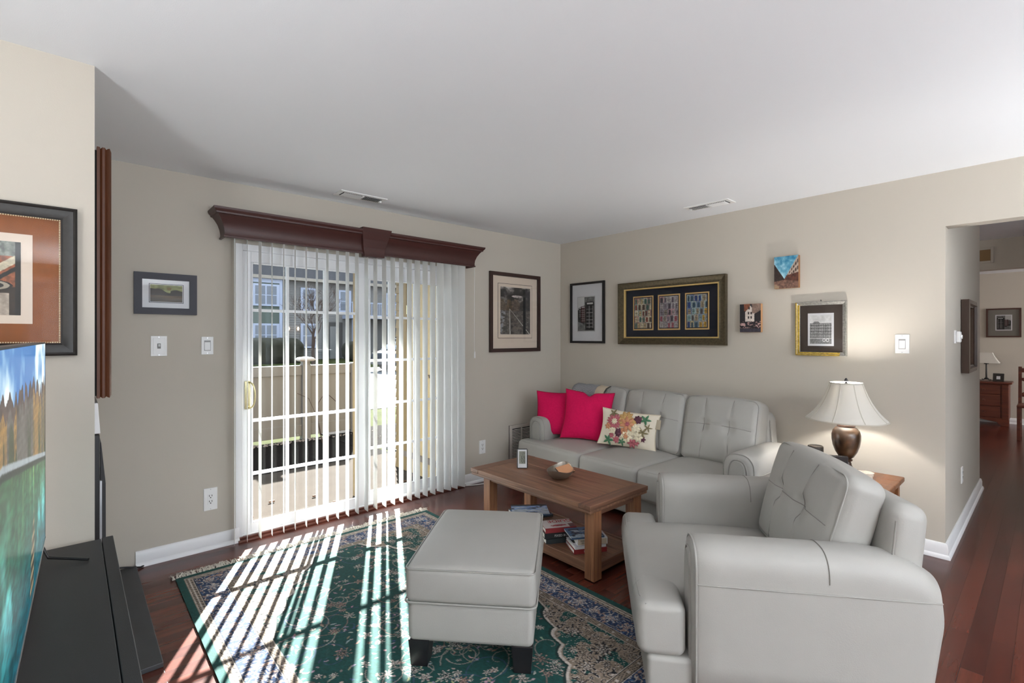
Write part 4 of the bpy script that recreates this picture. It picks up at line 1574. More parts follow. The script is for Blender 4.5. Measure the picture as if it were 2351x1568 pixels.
prof_o = ((.40, 0, 0), (.64, .008, .1), (.86, .026, .4), (.97, .046, .8), (1.0, .055, 1))
prof_i = ((.975, .055, 1), (.94, .045, .8), (.80, .026, .4), (.58, .011, .1), (.30, .006, 0))
rings = [bowl_ring(*q) for q in prof_o] + [bowl_ring(*q) for q in prof_i]
Geo().ring_loft(rings).build('bowl_body', M_bowl, bw_, smooth=50)
t = thing('wallet', 'tan leather card holder with dark edges leaning in the metallic bowl', 'wallet', (BX + .030, BY - .016, TZ + .050), rot=(R(30), R(-6), R(-10)))
Geo().box(-.058, .058, -.036, .036, .003, .006).build('tan_face', mat('tan_leather', rgb(196, 142, 104), .6), t, bevel=.001)
Geo().box(-.059, .059, -.037, .037, -.006, .003).build('dark_body', M_blackwood, t, bevel=.002)
tag(Geo().rbox((0, 0, 0), (.085, .045, .026), .012, .01).build('sunglasses_case', mat('glossy_black', rgb(14, 14, 16), .12), smooth=60, loc=(BX - .048, BY - .006, TZ + .032), rot=(R(12), R(12), R(62))), 'glossy black case lying in the left half of the metallic bowl', 'case')

# books and magazines on the shelf
M_page = mat('page_white', rgb(216, 214, 208), .8)
M_txt = mat('book_letter_red', rgb(176, 36, 44), .7)
M_txtw = mat('book_letter_white', rgb(206, 206, 206), .7)
M_txtd = mat('book_letter_dark', rgb(44, 44, 48), .7)


def book(label, x, y, z, rz, w, d, h, cover, cat='book', art=None, spine=None, hard=True):
    t = thing('magazine' if cat == 'magazine' else 'book', label, cat, (x, y, z), R(rz))
    c = .0022 if h > .012 else .0006
    Geo().box(-w / 2 + .003, w / 2 - .003, -d / 2 + .003, d / 2, c, h - c).build('pages', M_page, t)
    Geo().box(-w / 2, w / 2, -d / 2, d / 2, 0, c).box(-w / 2, w / 2, -d / 2, d / 2, h - c, h).box(-w / 2, w / 2, -d / 2 - .001, -d / 2 + c, 0, h).build('cover', cover, t)
    if art is not None:
        paint_mesh('cover_print', art, w - .002, d - .002, M_paint, t, loc=(0, 0, h + .0004), axis='xy')
    return t


def cover_art(seed, cols, h=44, w=36):
    A, u, v = canvas(h, w, cols[0])
    n = fbm(h, w, 9, seed)
    for k, c in enumerate(cols[1:]):
        put(A, (n > .38 + .1 * k) & (v > .15 + .1 * k), c, .7 + .5 * fbm(h, w, 3, seed + k))
    return A


SZ = .092


def guide_art(h=60, w=80):
    A, u, v = canvas(h, w, (.84, .81, .80))
    n = fbm(h, w, 4, 77)
    put(A, ((u - .5) / .34) ** 2 + ((v - .68) / .13) ** 2 < .6 + .8 * (n - .5), (.62, .28, .30), .8 + .5 * n)
    put(A, (u > .82) & (v > .55), (.45, .32, .32), .7 + .6 * n)
    put(A, v > .93, (.62, .18, .2))
    return A


mb = [mat('cover_black', rgb(34, 36, 38), .5), mat('cover_red', rgb(140, 44, 48), .5), mat('cover_white', rgb(222, 224, 228), .5), mat('cover_blue', rgb(70, 96, 128), .5), mat('cover_teal_black', rgb(44, 52, 54), .5)]
z = SZ
b1 = book('black book at the bottom of the left pile under the red and white guide', -1.746, -1.566, z, -27, .215, .16, .030, mb[4]); z += .0305
b2 = book('black book with white spine lettering in the middle of the left pile', -1.751, -1.564, z, -30, .21, .152, .034, mb[0])
text_mesh('spine_text', 'FIXED BUSINESS', .02, M_txtw, b2, (0.03, -.0795, .017), (R(90), 0, 0), .0003); z += .0345
b3 = book('red and white guide book topmost on the left pile under the coffee table', -1.748, -1.566, z, -29, .205, .145, .026, mb[1], art=guide_art())
text_mesh('title_text', 'GUIDE', .056, M_txt, b3, (0.025, .044, .0272), (0, 0, R(180)), .0003)
z = SZ
b4 = book('maroon hardcover at the bottom of the right pile on the lower shelf', -1.723, -1.780, z, -30, .21, .16, .026, mb[1])
text_mesh('spine_text', 'EIGHT', .016, M_txtw, b4, (-.02, -.0815, .013), (R(90), 0, 0), .0003); z += .0265
b5 = book('white paperback fanned out second from the bottom of the right pile', -1.722, -1.778, z, -28, .20, .155, .016, mb[2], art=cover_art(9, [(.88, .88, .9), (.84, .84, .87)])); z += .0165
Geo().box(-.09, -.05, -.02, .045, .0165, .0172).build('title_label', mb[0], b5)
b6 = book('thick cream-spined paperback below the blue magazine on the right pile', -1.700, -1.785, z, -34, .19, .145, .040, mb[2])
Geo().box(-.09, .09, -.0747, -.0737, .001, .034).build('spine_panel', mat('cream_spine', rgb(196, 184, 164), .7), b6)
text_mesh('spine_text', 'HERITAGE\nRECIPES', .013, M_txtd, b6, (-.045, -.0752, .018), (R(90), 0, 0), .0002)
Geo().cyl((.0, -.0746, .02), (.0, -.0753, .02), .010, .010, 12).build('emblem', M_txtd, b6); z += .0405
b7 = book('blue covered magazine with photo strips topmost on the right pile', -1.729, -1.768, z, -31, .21, .155, .010, mb[3], 'magazine', art=cover_art(12, [(.32, .44, .58), (.16, .2, .26), (.66, .74, .8)]))
z = SZ + .0
b8 = book('glossy magazine with dark cover at the far end of the lower shelf', -1.575, -1.135, z, -22, .27, .21, .016, mb[4], 'magazine', art=cover_art(15, [(.2, .21, .24), (.42, .55, .75), (.12, .12, .14)])); z += .0175
b9 = book('glossy magazine lying crooked on the one at the far end of the shelf', -1.570, -1.125, z, -38, .27, .21, .010, mb[3], 'magazine', art=cover_art(19, [(.22, .22, .24), (.5, .6, .8), (.7, .74, .8)]))


# ---------------------------------------------------------------- cushions on the sofa
def pillow_geo(w, h, th, pinch=.07, dent=0.0):
    n = 28
    g = Geo()
    vs, fs = [], []
    for side in (1, -1):
        base = len(vs)
        for j in range(n + 1):
            for i in range(n + 1):
                u = 2 * i / n - 1
                v = 2 * j / n - 1
                x = u * w / 2 * (1 - pinch * (1 - v * v) * abs(u) ** 2)
                z = v * h / 2 * (1 - pinch * (1 - u * u) * abs(v) ** 2)
                z -= dent * math.exp(-(u / .16) ** 2) * max(0, v) ** 3
                t_ = th / 2 * (max(0, 1 - abs(u) ** 2.4) ** .75) * (max(0, 1 - abs(v) ** 2.4) ** .75)
                t_ *= 1 + .04 * math.sin(5 * u + 3 * v)
                vs.append((x, side * -t_, z))
        for j in range(n):
            for i in range(n):
                a = base + j * (n + 1) + i
                q = (a, a + 1, a + n + 2, a + n + 1)
                fs.append(q if side == 1 else q[::-1])
    g.add(vs, fs)
    rim = []
    for k in range(4 * n):
        s_, r_ = divmod(k, n)
        t_ = 2 * r_ / n - 1
        u, v = ((t_, -1), (1, t_), (-t_, 1), (-1, -t_))[s_]
        rim.append((u * w / 2 * (1 - pinch * (1 - v * v) * abs(u) ** 2), 0, v * h / 2 * (1 - pinch * (1 - u * u) * abs(v) ** 2) - dent * math.exp(-(u / .16) ** 2) * max(0, v) ** 3))
    return g, rim


def pillow(label, loc, rz, tilt, w, h, th, m, mt, roll=0, pr=.004, dent=0.0):
    t = thing('throw_pillow', label, 'pillow', loc, rot=(R(tilt), R(roll), R(rz)))
    g, rim = pillow_geo(w, h, th, .09, dent)
    b_ = g.build('pillow_body', m, t, smooth=179, loc=(0, 0, h / 2))
    Geo().tube(rim, pr, 6, closed=True).build('piping', mt, b_, smooth=60)
    return t


pillow('crimson square pillow in the far corner of the sofa, partly behind another', (-.665, -.560, .455), -55, -17, .43, .43, .14, M_pinkcloth, M_pinktrim)
pillow('crimson square pillow in front of the other crimson one on the sofa', (-.630, -.865, .452), -64, -16, .46, .46, .16, M_pinkcloth, M_pinktrim, roll=3, dent=.035)
FP = pillow('small cream lumbar pillow embroidered with flowers on the sofa', (-.600, -1.290, .455), -70, -18, .50, .315, .12, mat('cream_canvas', rgb(222, 212, 194), .9, bump=.3, bscale=500), mat('cream_piping', rgb(206, 194, 172), .9), roll=4)
body = FP.children[0]


def surf_p(x, z, w=.50, h=.315, th=.12):
    u, v = x / (w / 2), z / (h / 2)
    t_ = th / 2 * (max(0, 1 - abs(u) ** 2.4) ** .75) * (max(0, 1 - abs(v) ** 2.4) ** .75) * (1 + .04 * math.sin(5 * u + 3 * v))
    return Vector((x, -t_, z))


def petals(cx, cz, r, n, m, name, wid=.42, inner=.0, rise=.004, jit=0, parent=None):
    r *= 1.22
    wid *= 1.15
    g = Geo()
    rs = random.Random(int(cx * 1e4) + n)
    for k in range(n):
        a = 2 * math.pi * (k + rs.uniform(-.1, .1)) / n
        L_ = r * (1 - jit * rs.random())
        pts = []
        for t_ in (inner, .3, .6, .85, 1):
            ww = r * wid * math.sin(math.pi * min(1, .15 + t_ * .8)) * (1 if t_ < 1 else .3)
            pts.append((t_ * L_, ww / 2))
        top = []
        for (q, ww) in pts:
            for s in (-1, 1):
                x = cx + q * math.cos(a) - s * ww * math.sin(a)
                z_ = cz + q * math.sin(a) + s * ww * math.cos(a)
                p = surf_p(x, z_)
                top.append((p.x, p.y - rise * (1 + .5 * math.sin(math.pi * q / max(L_, 1e-6))), p.z))
        fs = [(2 * i, 2 * i + 1, 2 * i + 3, 2 * i + 2) for i in range(len(pts) - 1)]
        g.add(top, fs)
    o = g.build(name, m, body, smooth=60)
    sol = o.modifiers.new('thick', 'SOLIDIFY')
    sol.thickness = .0025
    sol.offset = 0
    return o


M_rose = mat('thread_rose', rgb(176, 96, 104), .9)
M_peach = mat('thread_peach', rgb(200, 140, 104), .9)
M_ochre = mat('thread_ochre', rgb(196, 156, 100), .9)
M_plum = mat('thread_plum', rgb(92, 50, 66), .9)
M_olive = mat('thread_olive', rgb(128, 116, 84), .9)
M_greenl = mat('thread_green', rgb(72, 118, 86), .9)
M_creamt = mat('thread_cream', rgb(226, 214, 186), .9)
petals(-.115, .045, .060, 16, M_rose, 'embroidered_flower', .30)
petals(-.115, .045, .024, 9, M_creamt, 'flower_centre', .4, rise=.007)
petals(-.02, .085, .055, 9, M_ochre, 'embroidered_flower', .5)
petals(.0, .035, .058, 7, M_peach, 'embroidered_flower', .42, rise=.006)
petals(.0, .035, .018, 6, M_rose, 'flower_centre', .6, rise=.009)
petals(-.065, -.045, .032, 9, M_plum, 'embroidered_flower', .6)
petals(.08, .085, .032, 8, M_plum, 'embroidered_flower', .6)
petals(-.125, -.075, .020, 7, M_rose, 'embroidered_flower', .6)
petals(.075, .01, .034, 7, M_creamt, 'embroidered_flower', .5, rise=.006)
petals(.0, -.07, .048, 8, M_creamt, 'embroidered_flower', .5)
petals(.0, -.07, .018, 6, M_peach, 'flower_centre', .6, rise=.007)
petals(.13, -.02, .042, 6, M_olive, 'embroidered_leaves', .26)
petals(.10, -.06, .036, 7, M_creamt, 'embroidered_flower', .5, rise=.006)
petals(-.135, .115, .036, 5, M_olive, 'embroidered_leaves', .28)
petals(.14, .095, .040, 5, M_greenl, 'embroidered_leaves', .34)
petals(-.15, -.115, .040, 5, M_greenl, 'embroidered_leaves', .34)
petals(-.165, .0, .026, 6, M_peach, 'embroidered_flower', .5)
petals(.055, -.115, .034, 6, M_rose, 'embroidered_flower', .45)
petals(-.03, -.115, .03, 5, M_greenl, 'embroidered_leaves', .34)
petals(-.055, .055, .030, 8, M_ochre, 'embroidered_flower', .5)
petals(.045, .055, .030, 7, M_ochre, 'embroidered_flower', .5)
petals(-.12, -.035, .030, 7, M_creamt, 'embroidered_flower', .5)
petals(-.02, -.03, .034, 8, M_peach, 'embroidered_flower', .5)
petals(.04, -.03, .034, 8, M_creamt, 'embroidered_flower', .5)
petals(.09, -.105, .024, 6, M_rose, 'embroidered_flower', .5)
petals(-.08, -.105, .026, 7, M_rose, 'embroidered_flower', .5)
petals(.14, -.07, .022, 6, M_plum, 'embroidered_flower', .5)
petals(.17, .03, .03, 5, M_olive, 'embroidered_leaves', .26)
q = surf_p(.245, .085)
Geo().box(-.022, .022, -.004, .0, -.05, .03).build('tag', mat('woven_tag', rgb(170, 158, 138), .9), body, loc=(.240, -.006, .085), rot=(0, 0, R(-6)))

# throw blanket over the sofa back
bk = thing('throw_blanket', 'grey herringbone throw with cream stripes draped over the far sofa back', 'blanket', sofa.location, R(177.7))
lay_ = []
path = [(-.02, .60), (-.055, .72), (-.085, .82), (-.108, .875), (-.14, .903), (-.195, .915), (-.25, .908), (-.305, .885), (-.35, .85), (-.375, .82), (-.39, .74), (-.395, .60)]
rs = np.random.RandomState(2)


def throw_part(name, y0, y1, m, off):
    ny_ = max(2, int((y1 - y0) / .012))
    g = Geo()
    rings = []
    for k in range(ny_ + 1):
        y = y0 + (y1 - y0) * k / ny_
        rings.append([(x + .004 * math.sin(y * 60 + i), y, z + off + .004 * math.sin(y * 45 + i * .7)) for i, (x, z) in enumerate(path)])
    vs = [p for r_ in rings for p in r_]
    n_ = len(path)
    fs = [(i * n_ + j, i * n_ + j + 1, (i + 1) * n_ + j + 1, (i + 1) * n_ + j) for i in range(ny_) for j in range(n_ - 1)]
    g.add(vs, fs)
    o = g.build(name, m, bk, smooth=179)
    so = o.modifiers.new('thick', 'SOLIDIFY'); so.thickness = .010; so.offset = 1


def herring():
    m, nt, b = newmat('grey_herringbone')
    tc = nt.nodes.new('ShaderNodeTexCoord')
    wv = nt.nodes.new('ShaderNodeTexWave')
    wv.wave_type = 'BANDS'
    wv.inputs['Scale'].default_value = 60
    wv.inputs['Distortion'].default_value = 2.5
    cr = nt.nodes.new('ShaderNodeValToRGB')
    cr.color_ramp.elements[0].color = (*rgb(96, 98, 104), 1)
    cr.color_ramp.elements[1].color = (*rgb(176, 176, 178), 1)
    nt.links.new(tc.outputs['Object'], wv.inputs['Vector'])
    nt.links.new(wv.outputs[1], cr.inputs[0])
    nt.links.new(cr.outputs[0], b.inputs['Base Color'])
    b.inputs['Roughness'].default_value = .95
    return m


M_throwc = mat('cream_knit', rgb(196, 180, 158), .95, bump=.5, bscale=260)
throw_part('knit_field', -.90, -.605, herring(), .004)
throw_part('cream_band', -.604, -.50, M_throwc, .004)
throw_part('dark_edge', -.4995, -.493, mat('dark_selvedge', rgb(70, 66, 62), .9), .004)

# ---------------------------------------------------------------- end table, lamp, small things
EZ = .525
et = thing('end_table', 'honey brown wooden end table between the sofa and the wall corner', 'end table', (0, 0, 0))
g = Geo()
for k in range(4):
    a = -.80 + .555 * k / 4
    g.box(a + .0005, a + .555 / 4 - .0005, -3.100, -2.545, EZ - .03, EZ)
g.build('tabletop', M_oak, et, bevel=.006)
Geo().box(-.77, -.27, -3.065, -2.58, EZ - .09, EZ - .031).build('apron', M_oak, et, bevel=.002)
Geo().box(-.76, -.28, -3.055, -2.59, .15, .168).build('shelf', M_oak, et, bevel=.002)
for x in (-.78, -.315):
    for y in (-3.08, -2.61):
        Geo().box(x, x + .045, y, y + .045, 0, EZ - .031).build('leg', M_oak, et, bevel=.003)

LXc, LYc = -.345, -2.815
lamp = thing('table_lamp', 'lit table lamp with mottled brown urn base and bell shade on the end table', 'lamp', (LXc, LYc, EZ))
M_urn = mat('mottled_bronze_glaze', rgb(68, 48, 32), .30, var=.8, vscale=(14, 14, 14), coat=.4, detail=6)
M_dkb = mat('dark_bronze', rgb(62, 40, 28), .35)
Geo().lathe([(.074, 0), (.076, .006), (.070, .014), (.045, .026), (.036, .04), (.034, .052), (.030, .062), (.040, .068), (.042, .076), (.034, .082)], n=32).xf(Matrix.Diagonal((.85, .85, 1, 1))).build('foot', M_dkb, lamp, smooth=35)
Geo().lathe([(.034, .082), (.052, .092), (.076, .125), (.093, .165), (.101, .205), (.101, .235), (.092, .262), (.074, .280), (.060, .287), (.058, .290)], n=48, ).xf(Matrix.Diagonal((.8, .8, 1, 1))).build('urn', M_urn, lamp, smooth=60)
Geo().lathe([(.058, .287), (.064, .292), (.060, .300), (.052, .304), (.054, .312), (.046, .322), (.02, .326)], n=32).xf(Matrix.Diagonal((.8, .8, 1, 1))).build('collar', M_dkb, lamp, smooth=35)
Geo().cyl((0, 0, .325), (0, 0, .40), .008, .008, 10).build('stem', M_brass, lamp, smooth=40)
M_shade, nt, b = newmat('silk_lamp_shade')
b.inputs['Base Color'].default_value = (*rgb(210, 206, 198), 1)
b.inputs['Roughness'].default_value = .8
tl = nt.nodes.new('ShaderNodeBsdfTranslucent')
tl.inputs[0].default_value = (*rgb(236, 228, 214), 1)
mx = nt.nodes.new('ShaderNodeMixShader')
mx.inputs[0].default_value = 0.10
nt.links.new(b.outputs[0], mx.inputs[1])
nt.links.new(tl.outputs[0], mx.inputs[2])
nt.links.new(mx.outputs[0], nt.nodes['Material Output'].inputs[0])
sh_prof = [(.224, .332), (.222, .339), (.206, .354), (.184, .378), (.161, .410), (.138, .449), (.118, .492), (.102, .535), (.090, .572)]
n = 64
rings = []


def lobed(r, z, k, n):
    a = 2 * math.pi * k / n
    f = abs(math.sin(a * 4 + .35))
    return ((r * (.972 + .028 * f)) * math.cos(a), (r * (.972 + .028 * f)) * math.sin(a), z)


for r_, z_ in sh_prof:
    rings.append([lobed(r_, z_, k, n) for k in range(n)])
for r_, z_ in sh_prof[::-1]:
    rings.append([lobed(r_ - .002, z_, k, n) for k in range(n)])
g = Geo().ring_loft(rings + [rings[0]], caps=False)
sh = g.build('lamp_shade', M_shade, lamp, smooth=60)
M_rib = mat('shade_trim', rgb(190, 184, 172), .8)
for k in range(8):
    a = (math.pi * k - .35) / 4
    Geo().tube([(r_ * .974 * math.cos(a), r_ * .974 * math.sin(a), z_) for r_, z_ in sh_prof], .0028, 6).build('rib', M_rib, sh, smooth=60)
Geo().tube([lobed(.224, .332, k, n) for k in range(n)], .0048, 6, closed=True).build('rim', M_rib, sh, smooth=60)
Geo().tube([lobed(.090, .570, k, n) for k in range(n)], .0045, 6, closed=True).build('rim', M_rib, sh, smooth=60)
Geo().tube([(-.088, 0, .562), (0, 0, .567), (.088, 0, .562)], .002, 6).tube([(0, -.088, .562), (0, 0, .567), (0, .088, .562)], .002, 6).build('shade_spider', M_brass, lamp, smooth=60)
Geo().lathe([(.010, .567), (.004, .577), (.012, .583), (.010, .591), (.004, .601), (.0, .604)], n=16).build('finial', M_blackwood, lamp, smooth=40)
Geo().lathe([(.0, .36), (.012, .362), (.014, .40), (.030, .44), (.030, .465), (.016, .485), (0, .49)], n=20).build('bulb', mat('lit_bulb', (1, 1, 1), .5, emit=(1, .95, .88), es=8), lamp, smooth=60)
ld = bpy.data.lights.new('lamp_bulb_light', 'POINT')
ld.energy = 11
ld.color = (1, .96, .90)
ld.shadow_soft_size = .035
lo = bpy.data.objects.new('lamp_bulb_light', ld)
S.collection.objects.link(lo)
lo.parent = lamp
lo.location = (0, 0, .50)

tag(Geo().lathe([(.044, 0), (.046, .004), (.046, .085), (.044, .092), (.038, .094), (.036, .090), (0, .090)], n=32).build('smart_speaker', mat('charcoal_fabric', rgb(44, 38, 32), .6), smooth=35, loc=(-.40, -2.655, EZ + .052)), 'dark cylindrical speaker behind the armchair on the end table', 'speaker')
tag(Geo().box(-.09, .09, -.06, .06, 0, .052).build('storage_box', M_blackwood, loc=(-.42, -2.665, EZ), bevel=.004), 'low black box under the cylindrical speaker on the end table', 'box')
t = thing('photo_frame', 'black block frame with a lilac picture beside the lamp base', 'frame', (-.475, -2.79, EZ), R(-62))
Geo().box(-.065, .065, -.012, .012, 0, .115).build('frame', M_blackwood, t, bevel=.003)
paint_mesh('photo', cover_art(22, [(.5, .47, .6), (.7, .68, .8), (.3, .28, .4)]), .05, .07, M_paint, t, loc=(-.03, -.0125, .065))
for k in range(4):
    rs_ = random.Random(k + 5)
    pts = [(.052 * (1 + rs_.uniform(-.08, .1)) * math.cos(2 * math.pi * i / 11), .052 * (1 + rs_.uniform(-.08, .1)) * math.sin(2 * math.pi * i / 11)) for i in range(11)]
    c = Geo().prism(pts, 0, .0085).build('stone_coaster', mat('cream_stone', rgb(204, 194, 180), .7, var=.1), bevel=.002, loc=(-.455 + .003 * k, -2.925 - .002 * k, EZ + .0088 * k))
    tag(c, ['lowest', 'second from the bottom', 'third from the bottom', 'topmost'][k] + ' rough-edged cream stone coaster of the stack beside the lamp', 'coaster', 'stack of stone coasters')

# ---------------------------------------------------------------- television and console
CONX1 = -3.968
con = thing('media_console', 'black media console in the left foreground carrying the television', 'console', (0, 0, 0))
Geo().box(-4.46, CONX1 - .036, -2.95, -1.275, .596, .62).build('top_panel', M_black, con, bevel=.002)
Geo().box(CONX1 - .034, CONX1, -2.95, -1.262, .592, .6195).build('top_edge_strip', M_black, con, bevel=.002)
Geo().box(-4.44, CONX1 - .012, -2.93, -1.285, .08, .594).build('body', M_black, con, bevel=.003)
for k in range(3):
    y0 = -2.92 + .545 * k
    d_ = Geo().box(CONX1 - .013, CONX1 - .004, y0, y0 + .535, .10, .585).build('door', M_black, con, bevel=.002)
    Geo().box(CONX1 - .005, CONX1 + .008, y0 + .24, y0 + .295, .52, .53).build('handle', M_steel, d_, bevel=.002)
Geo().box(-4.42, CONX1 - .04, -2.9, -1.30, .0, .08).build('plinth', M_blackwood, con)


def tv_art(h=170, w=260):
    A, u, v = canvas(h, w, (.2, .45, .7))
    n = fbm(h, w, 40, 91)
    n2 = fbm(h, w, 8, 92)
    n3 = vnoise(h, w, 2.2, 7, 93)
    sky = np.array([.22, .48, .74])[None, None] + np.clip((n - .42) * 3.2, 0, .72)[..., None] * np.array([1, .72, .36])
    A[:] = sky
    shore = .31 + .26 * np.clip((u - .1) / .9, 0, 1)
    top = .10 + .11 * u + .05 * (vnoise(h, w, h * 3, 7, 95) - .5) * 2
    b_ = (v > top) & (v < shore)
    house = vnoise(h, w, 400, 9, 96)
    col = np.where((house > .55)[..., None], np.array([.66, .50, .22]), np.array([.42, .40, .38]))
    A = np.where(b_[..., None], col * (.55 + .6 * n2[..., None]), A)
    put(A, b_ & (v < top + .05), (.28, .21, .20), .6 + .8 * n2)
    put(A, b_ & (np.mod(u * 60, 1) > .72) & (np.mod(v * 34, 1) > .4), (.10, .09, .08))
    tr = vnoise(h, w, 60, 6, 97)
    put(A, (v > top + .08 + .1 * (tr < .7)) & (v < shore) & (tr > .52), (.18, .24, .10), .5 + .9 * n2)
    put(A, (v > shore - .012) & (v < shore + .008), (.62, .66, .68), .8 + .3 * n2)
    put(A, (v >= shore + .008) & (v < shore + .03), (.05, .13, .11))
    w_ = v >= shore + .03
    t = np.clip((v - shore) / (1 - shore), 0, 1)
    base = np.array([.16, .34, .20])[None, None] * (1 - t[..., None]) + np.array([.02, .32, .38])[None, None] * t[..., None]
    base = base * (.65 + .7 * n3[..., None])
    ref = np.clip((vnoise(h, w, 60, 5, 98) - .52) * 3, 0, 1)[..., None] * np.clip(1 - t * 1.6, 0, 1)[..., None]
    base = base + ref * np.array([.34, .30, .12])
    cl = np.clip((n[::-1] - .50) * 3, 0, .5)[..., None] * np.clip(1 - abs(t - .5) * 2.4, 0, 1)[..., None]
    base = base + cl * np.array([.6, .85, .9])
    A = np.where(w_[..., None], base, A)
    bo = (abs(u - .58 + .02 * (v - .9) * 10) < .040 * np.clip((v - .66) * 8, 0, 1)) & (v > .66) & (v < .97)
    put(A, bo, (.26, .24, .20), .6 + .7 * n2)
    put(A, bo & (np.mod(v * 22, 1) > .6), (.6, .54, .42))
    return A


TVX, TVY1, TVL, TVZ0, TVZ1 = -4.1685, -1.368, 1.28, .690, 1.375
tv = thing('television', 'large flat television showing a riverside old town, standing on the black console', 'television', (TVX, TVY1 - TVL / 2, (TVZ0 + TVZ1) / 2), R(89.05))
hw, hh = TVL / 2, (TVZ1 - TVZ0) / 2
Geo().box(-hw, hw, .001, .030, -hh, hh).build('housing', M_blackwood, tv, bevel=.004)
Geo().box(-hw + .2, hw - .2, .030, .055, -hh + .03, .05).build('rear_bulge', M_black, tv, bevel=.01)
g = Geo().box(-hw, hw, -.003, .001, -hh, -hh + .008)
g.build('chin', M_steel, tv, bevel=.001)
g = Geo().box(-hw, -hw + .005, -.002, .001, -hh + .008, hh).box(hw - .005, hw, -.002, .001, -hh + .008, hh).box(-hw, hw, -.002, .001, hh - .004, hh)
g.build('bezel', M_blackwood, tv)
M_scr = attr_mat('lit_screen', .25, emit=.5)
paint_mesh('screen', tv_art(), 2 * hw - .012, 2 * hh - .014, M_scr, tv, loc=(0, -.0015, .002))
for s in (1, -1):
    xx = s * (hw - .045)
    g = Geo()
    g.tube([(xx, .012, -hh + .01), (xx - .01 * s, -.012, -hh - .050), (xx - .075 * s, -.115, -hh - .064)], .005, 8)
    g.tube([(xx, .012, -hh + .01), (xx - .01 * s, .03, -hh - .050), (xx - .075 * s, .14, -hh - .064)], .005, 8)
    g.build('foot', M_blackwood, tv, smooth=50)

# ---------------------------------------------------------------- fireplace wall (seen edge-on behind the chimney corner)
tag(Geo().box(XD + .001, -3.800, -1.205, -.032, 0, .022).build('hearth_slab', M_slate, bevel=.003), 'flat dark slate hearth slab on the floor along the left wall', 'hearth')
fp = thing('fireplace', 'black fireplace surround behind the corner of the left wall, seen edge-on', 'fireplace', (0, 0, 0))
Geo().box(XD + .001, XD + .022, -1.02, -.18, .022, .98).build('surround', M_blackwood, fp, bevel=.003)
Geo().box(XD + .022, XD + .026, -.92, -.28, .05, .82).build('glass_doors', mat('smoked_glass', rgb(16, 16, 18), .1), fp)
Geo().box(XD + .023, XD + .030, -1.0, -.985, .05, .78).box(XD + .023, XD + .030, -.215, -.20, .05, .78).build('metal_trim', M_steel, fp)
Geo().prism([(-4.021, 1.115), (-4.006, 1.115), (-4.002, 1.05), (-3.998, .985), (-4.021, .985)], -1.02, -.18, 'y').build('white_moulding', M_white, fp, bevel=.002)
t = thing('fire_screen', 'tapered dark panel leaning in front of the fireplace', 'screen', (0, 0, 0))
Geo().ring_loft([[(XD + .030, -.80, z), (XD + x, -.80, z), (XD + x, -.62, z), (XD + .030, -.62, z)] for z, x in ((.024, .052), (.72, .050), (.91, .034))]).build('panel', M_black, t, bevel=.002)

# ---------------------------------------------------------------- dining room beyond the opening
dr = thing('dresser', 'dark red-brown chest of drawers against the far dining room wall', 'dresser', (0, 0, 0))
DXF, DXB, DY0, DY1 = 6.72, 7.12, -3.27, -2.30
Geo().box(DXF + .02, DXB, DY0 + .02, DY1 - .02, .10, .66).build('body', M_dresser, dr, bevel=.004)
Geo().box(DXF - .02, DXB, DY0 - .015, DY1 + .015, .66, .69).build('top', M_dresser, dr, bevel=.006)
for k, (z0, z1) in enumerate(((.50, .635), (.315, .485), (.13, .30))):
    d_ = Geo().box(DXF + .004, DXF + .022, DY0 + .12, DY1 - .12, z0, z1).build('drawer', M_dresser, dr, bevel=.004)
    for y in (DY0 + .30, DY1 - .30):
        Geo().lathe([(.0, 0), (.008, 0), (.010, .012), (.019, .018), (.017, .028), (0, .032)], n=16).xf(Matrix.Translation((DXF + .004, y, (z0 + z1) / 2)) @ Matrix.Rotation(R(-90), 4, 'Y')).build('knob', M_dresser, d_, smooth=50)
pts = [(DY0 + .02, 0), (DY0 + .11, 0), (DY0 + .16, .06), (DY0 + .26, .075), (DY0 + .36, .095), (DY1 - .36, .095), (DY1 - .26, .075), (DY1 - .16, .06), (DY1 - .11, 0), (DY1 - .02, 0), (DY1 - .02, .12), (DY0 + .02, .12)]
Geo().prism(pts, DXF + .01, DXF + .03, 'x').build('scalloped_base', M_dresser, dr, bevel=.003)
g = Geo().box(DXF + .005, DXF + .03, DY0 + .02, DY0 + .1, .1, .66).box(DXF + .005, DXF + .03, DY1 - .1, DY1 - .02, .1, .66)
g.build('side_post', M_dresser, dr, bevel=.008)
for y in (DY0 + .03, DY1 - .09):
    Geo().box(DXB - .07, DXB - .01, y, y + .06, 0, .1).build('foot', M_dresser, dr)
lp2 = thing('table_lamp', 'small cream-shaded lamp with black iron base on the dining room dresser', 'lamp', (6.93, -2.985, .69))
Geo().cyl((0, 0, .03), (0, 0, .27), .012, .010, 10).cyl((0, 0, .02), (0, 0, .05), .022, .022, 12).cyl((0, 0, .27), (0, 0, .285), .03, .03, 12).build('stem', M_blackwood, lp2, smooth=40)
g = Geo()
for k in range(4):
    a = math.pi / 2 * k + .6
    g.tube([(.01 * math.cos(a), .01 * math.sin(a), .05), (.04 * math.cos(a), .04 * math.sin(a), .02), (.085 * math.cos(a), .085 * math.sin(a), .008), (.10 * math.cos(a), .10 * math.sin(a), .03)], .005, 6)
g.build('scrolled_feet', M_blackwood, lp2, smooth=60)
g = Geo()
rings = []
for r_, z_ in ((.155, .29), (.120, .345), (.092, .40), (.072, .455)):
    rings.append([(r_ * sx, r_ * sy, z_) for sx, sy in ((-1, -1), (0, -1.02), (1, -1), (1.02, 0), (1, 1), (0, 1.02), (-1, 1), (-1.02, 0))])
g.ring_loft(rings, caps=False).build('lamp_shade', M_shade, lp2, smooth=20)
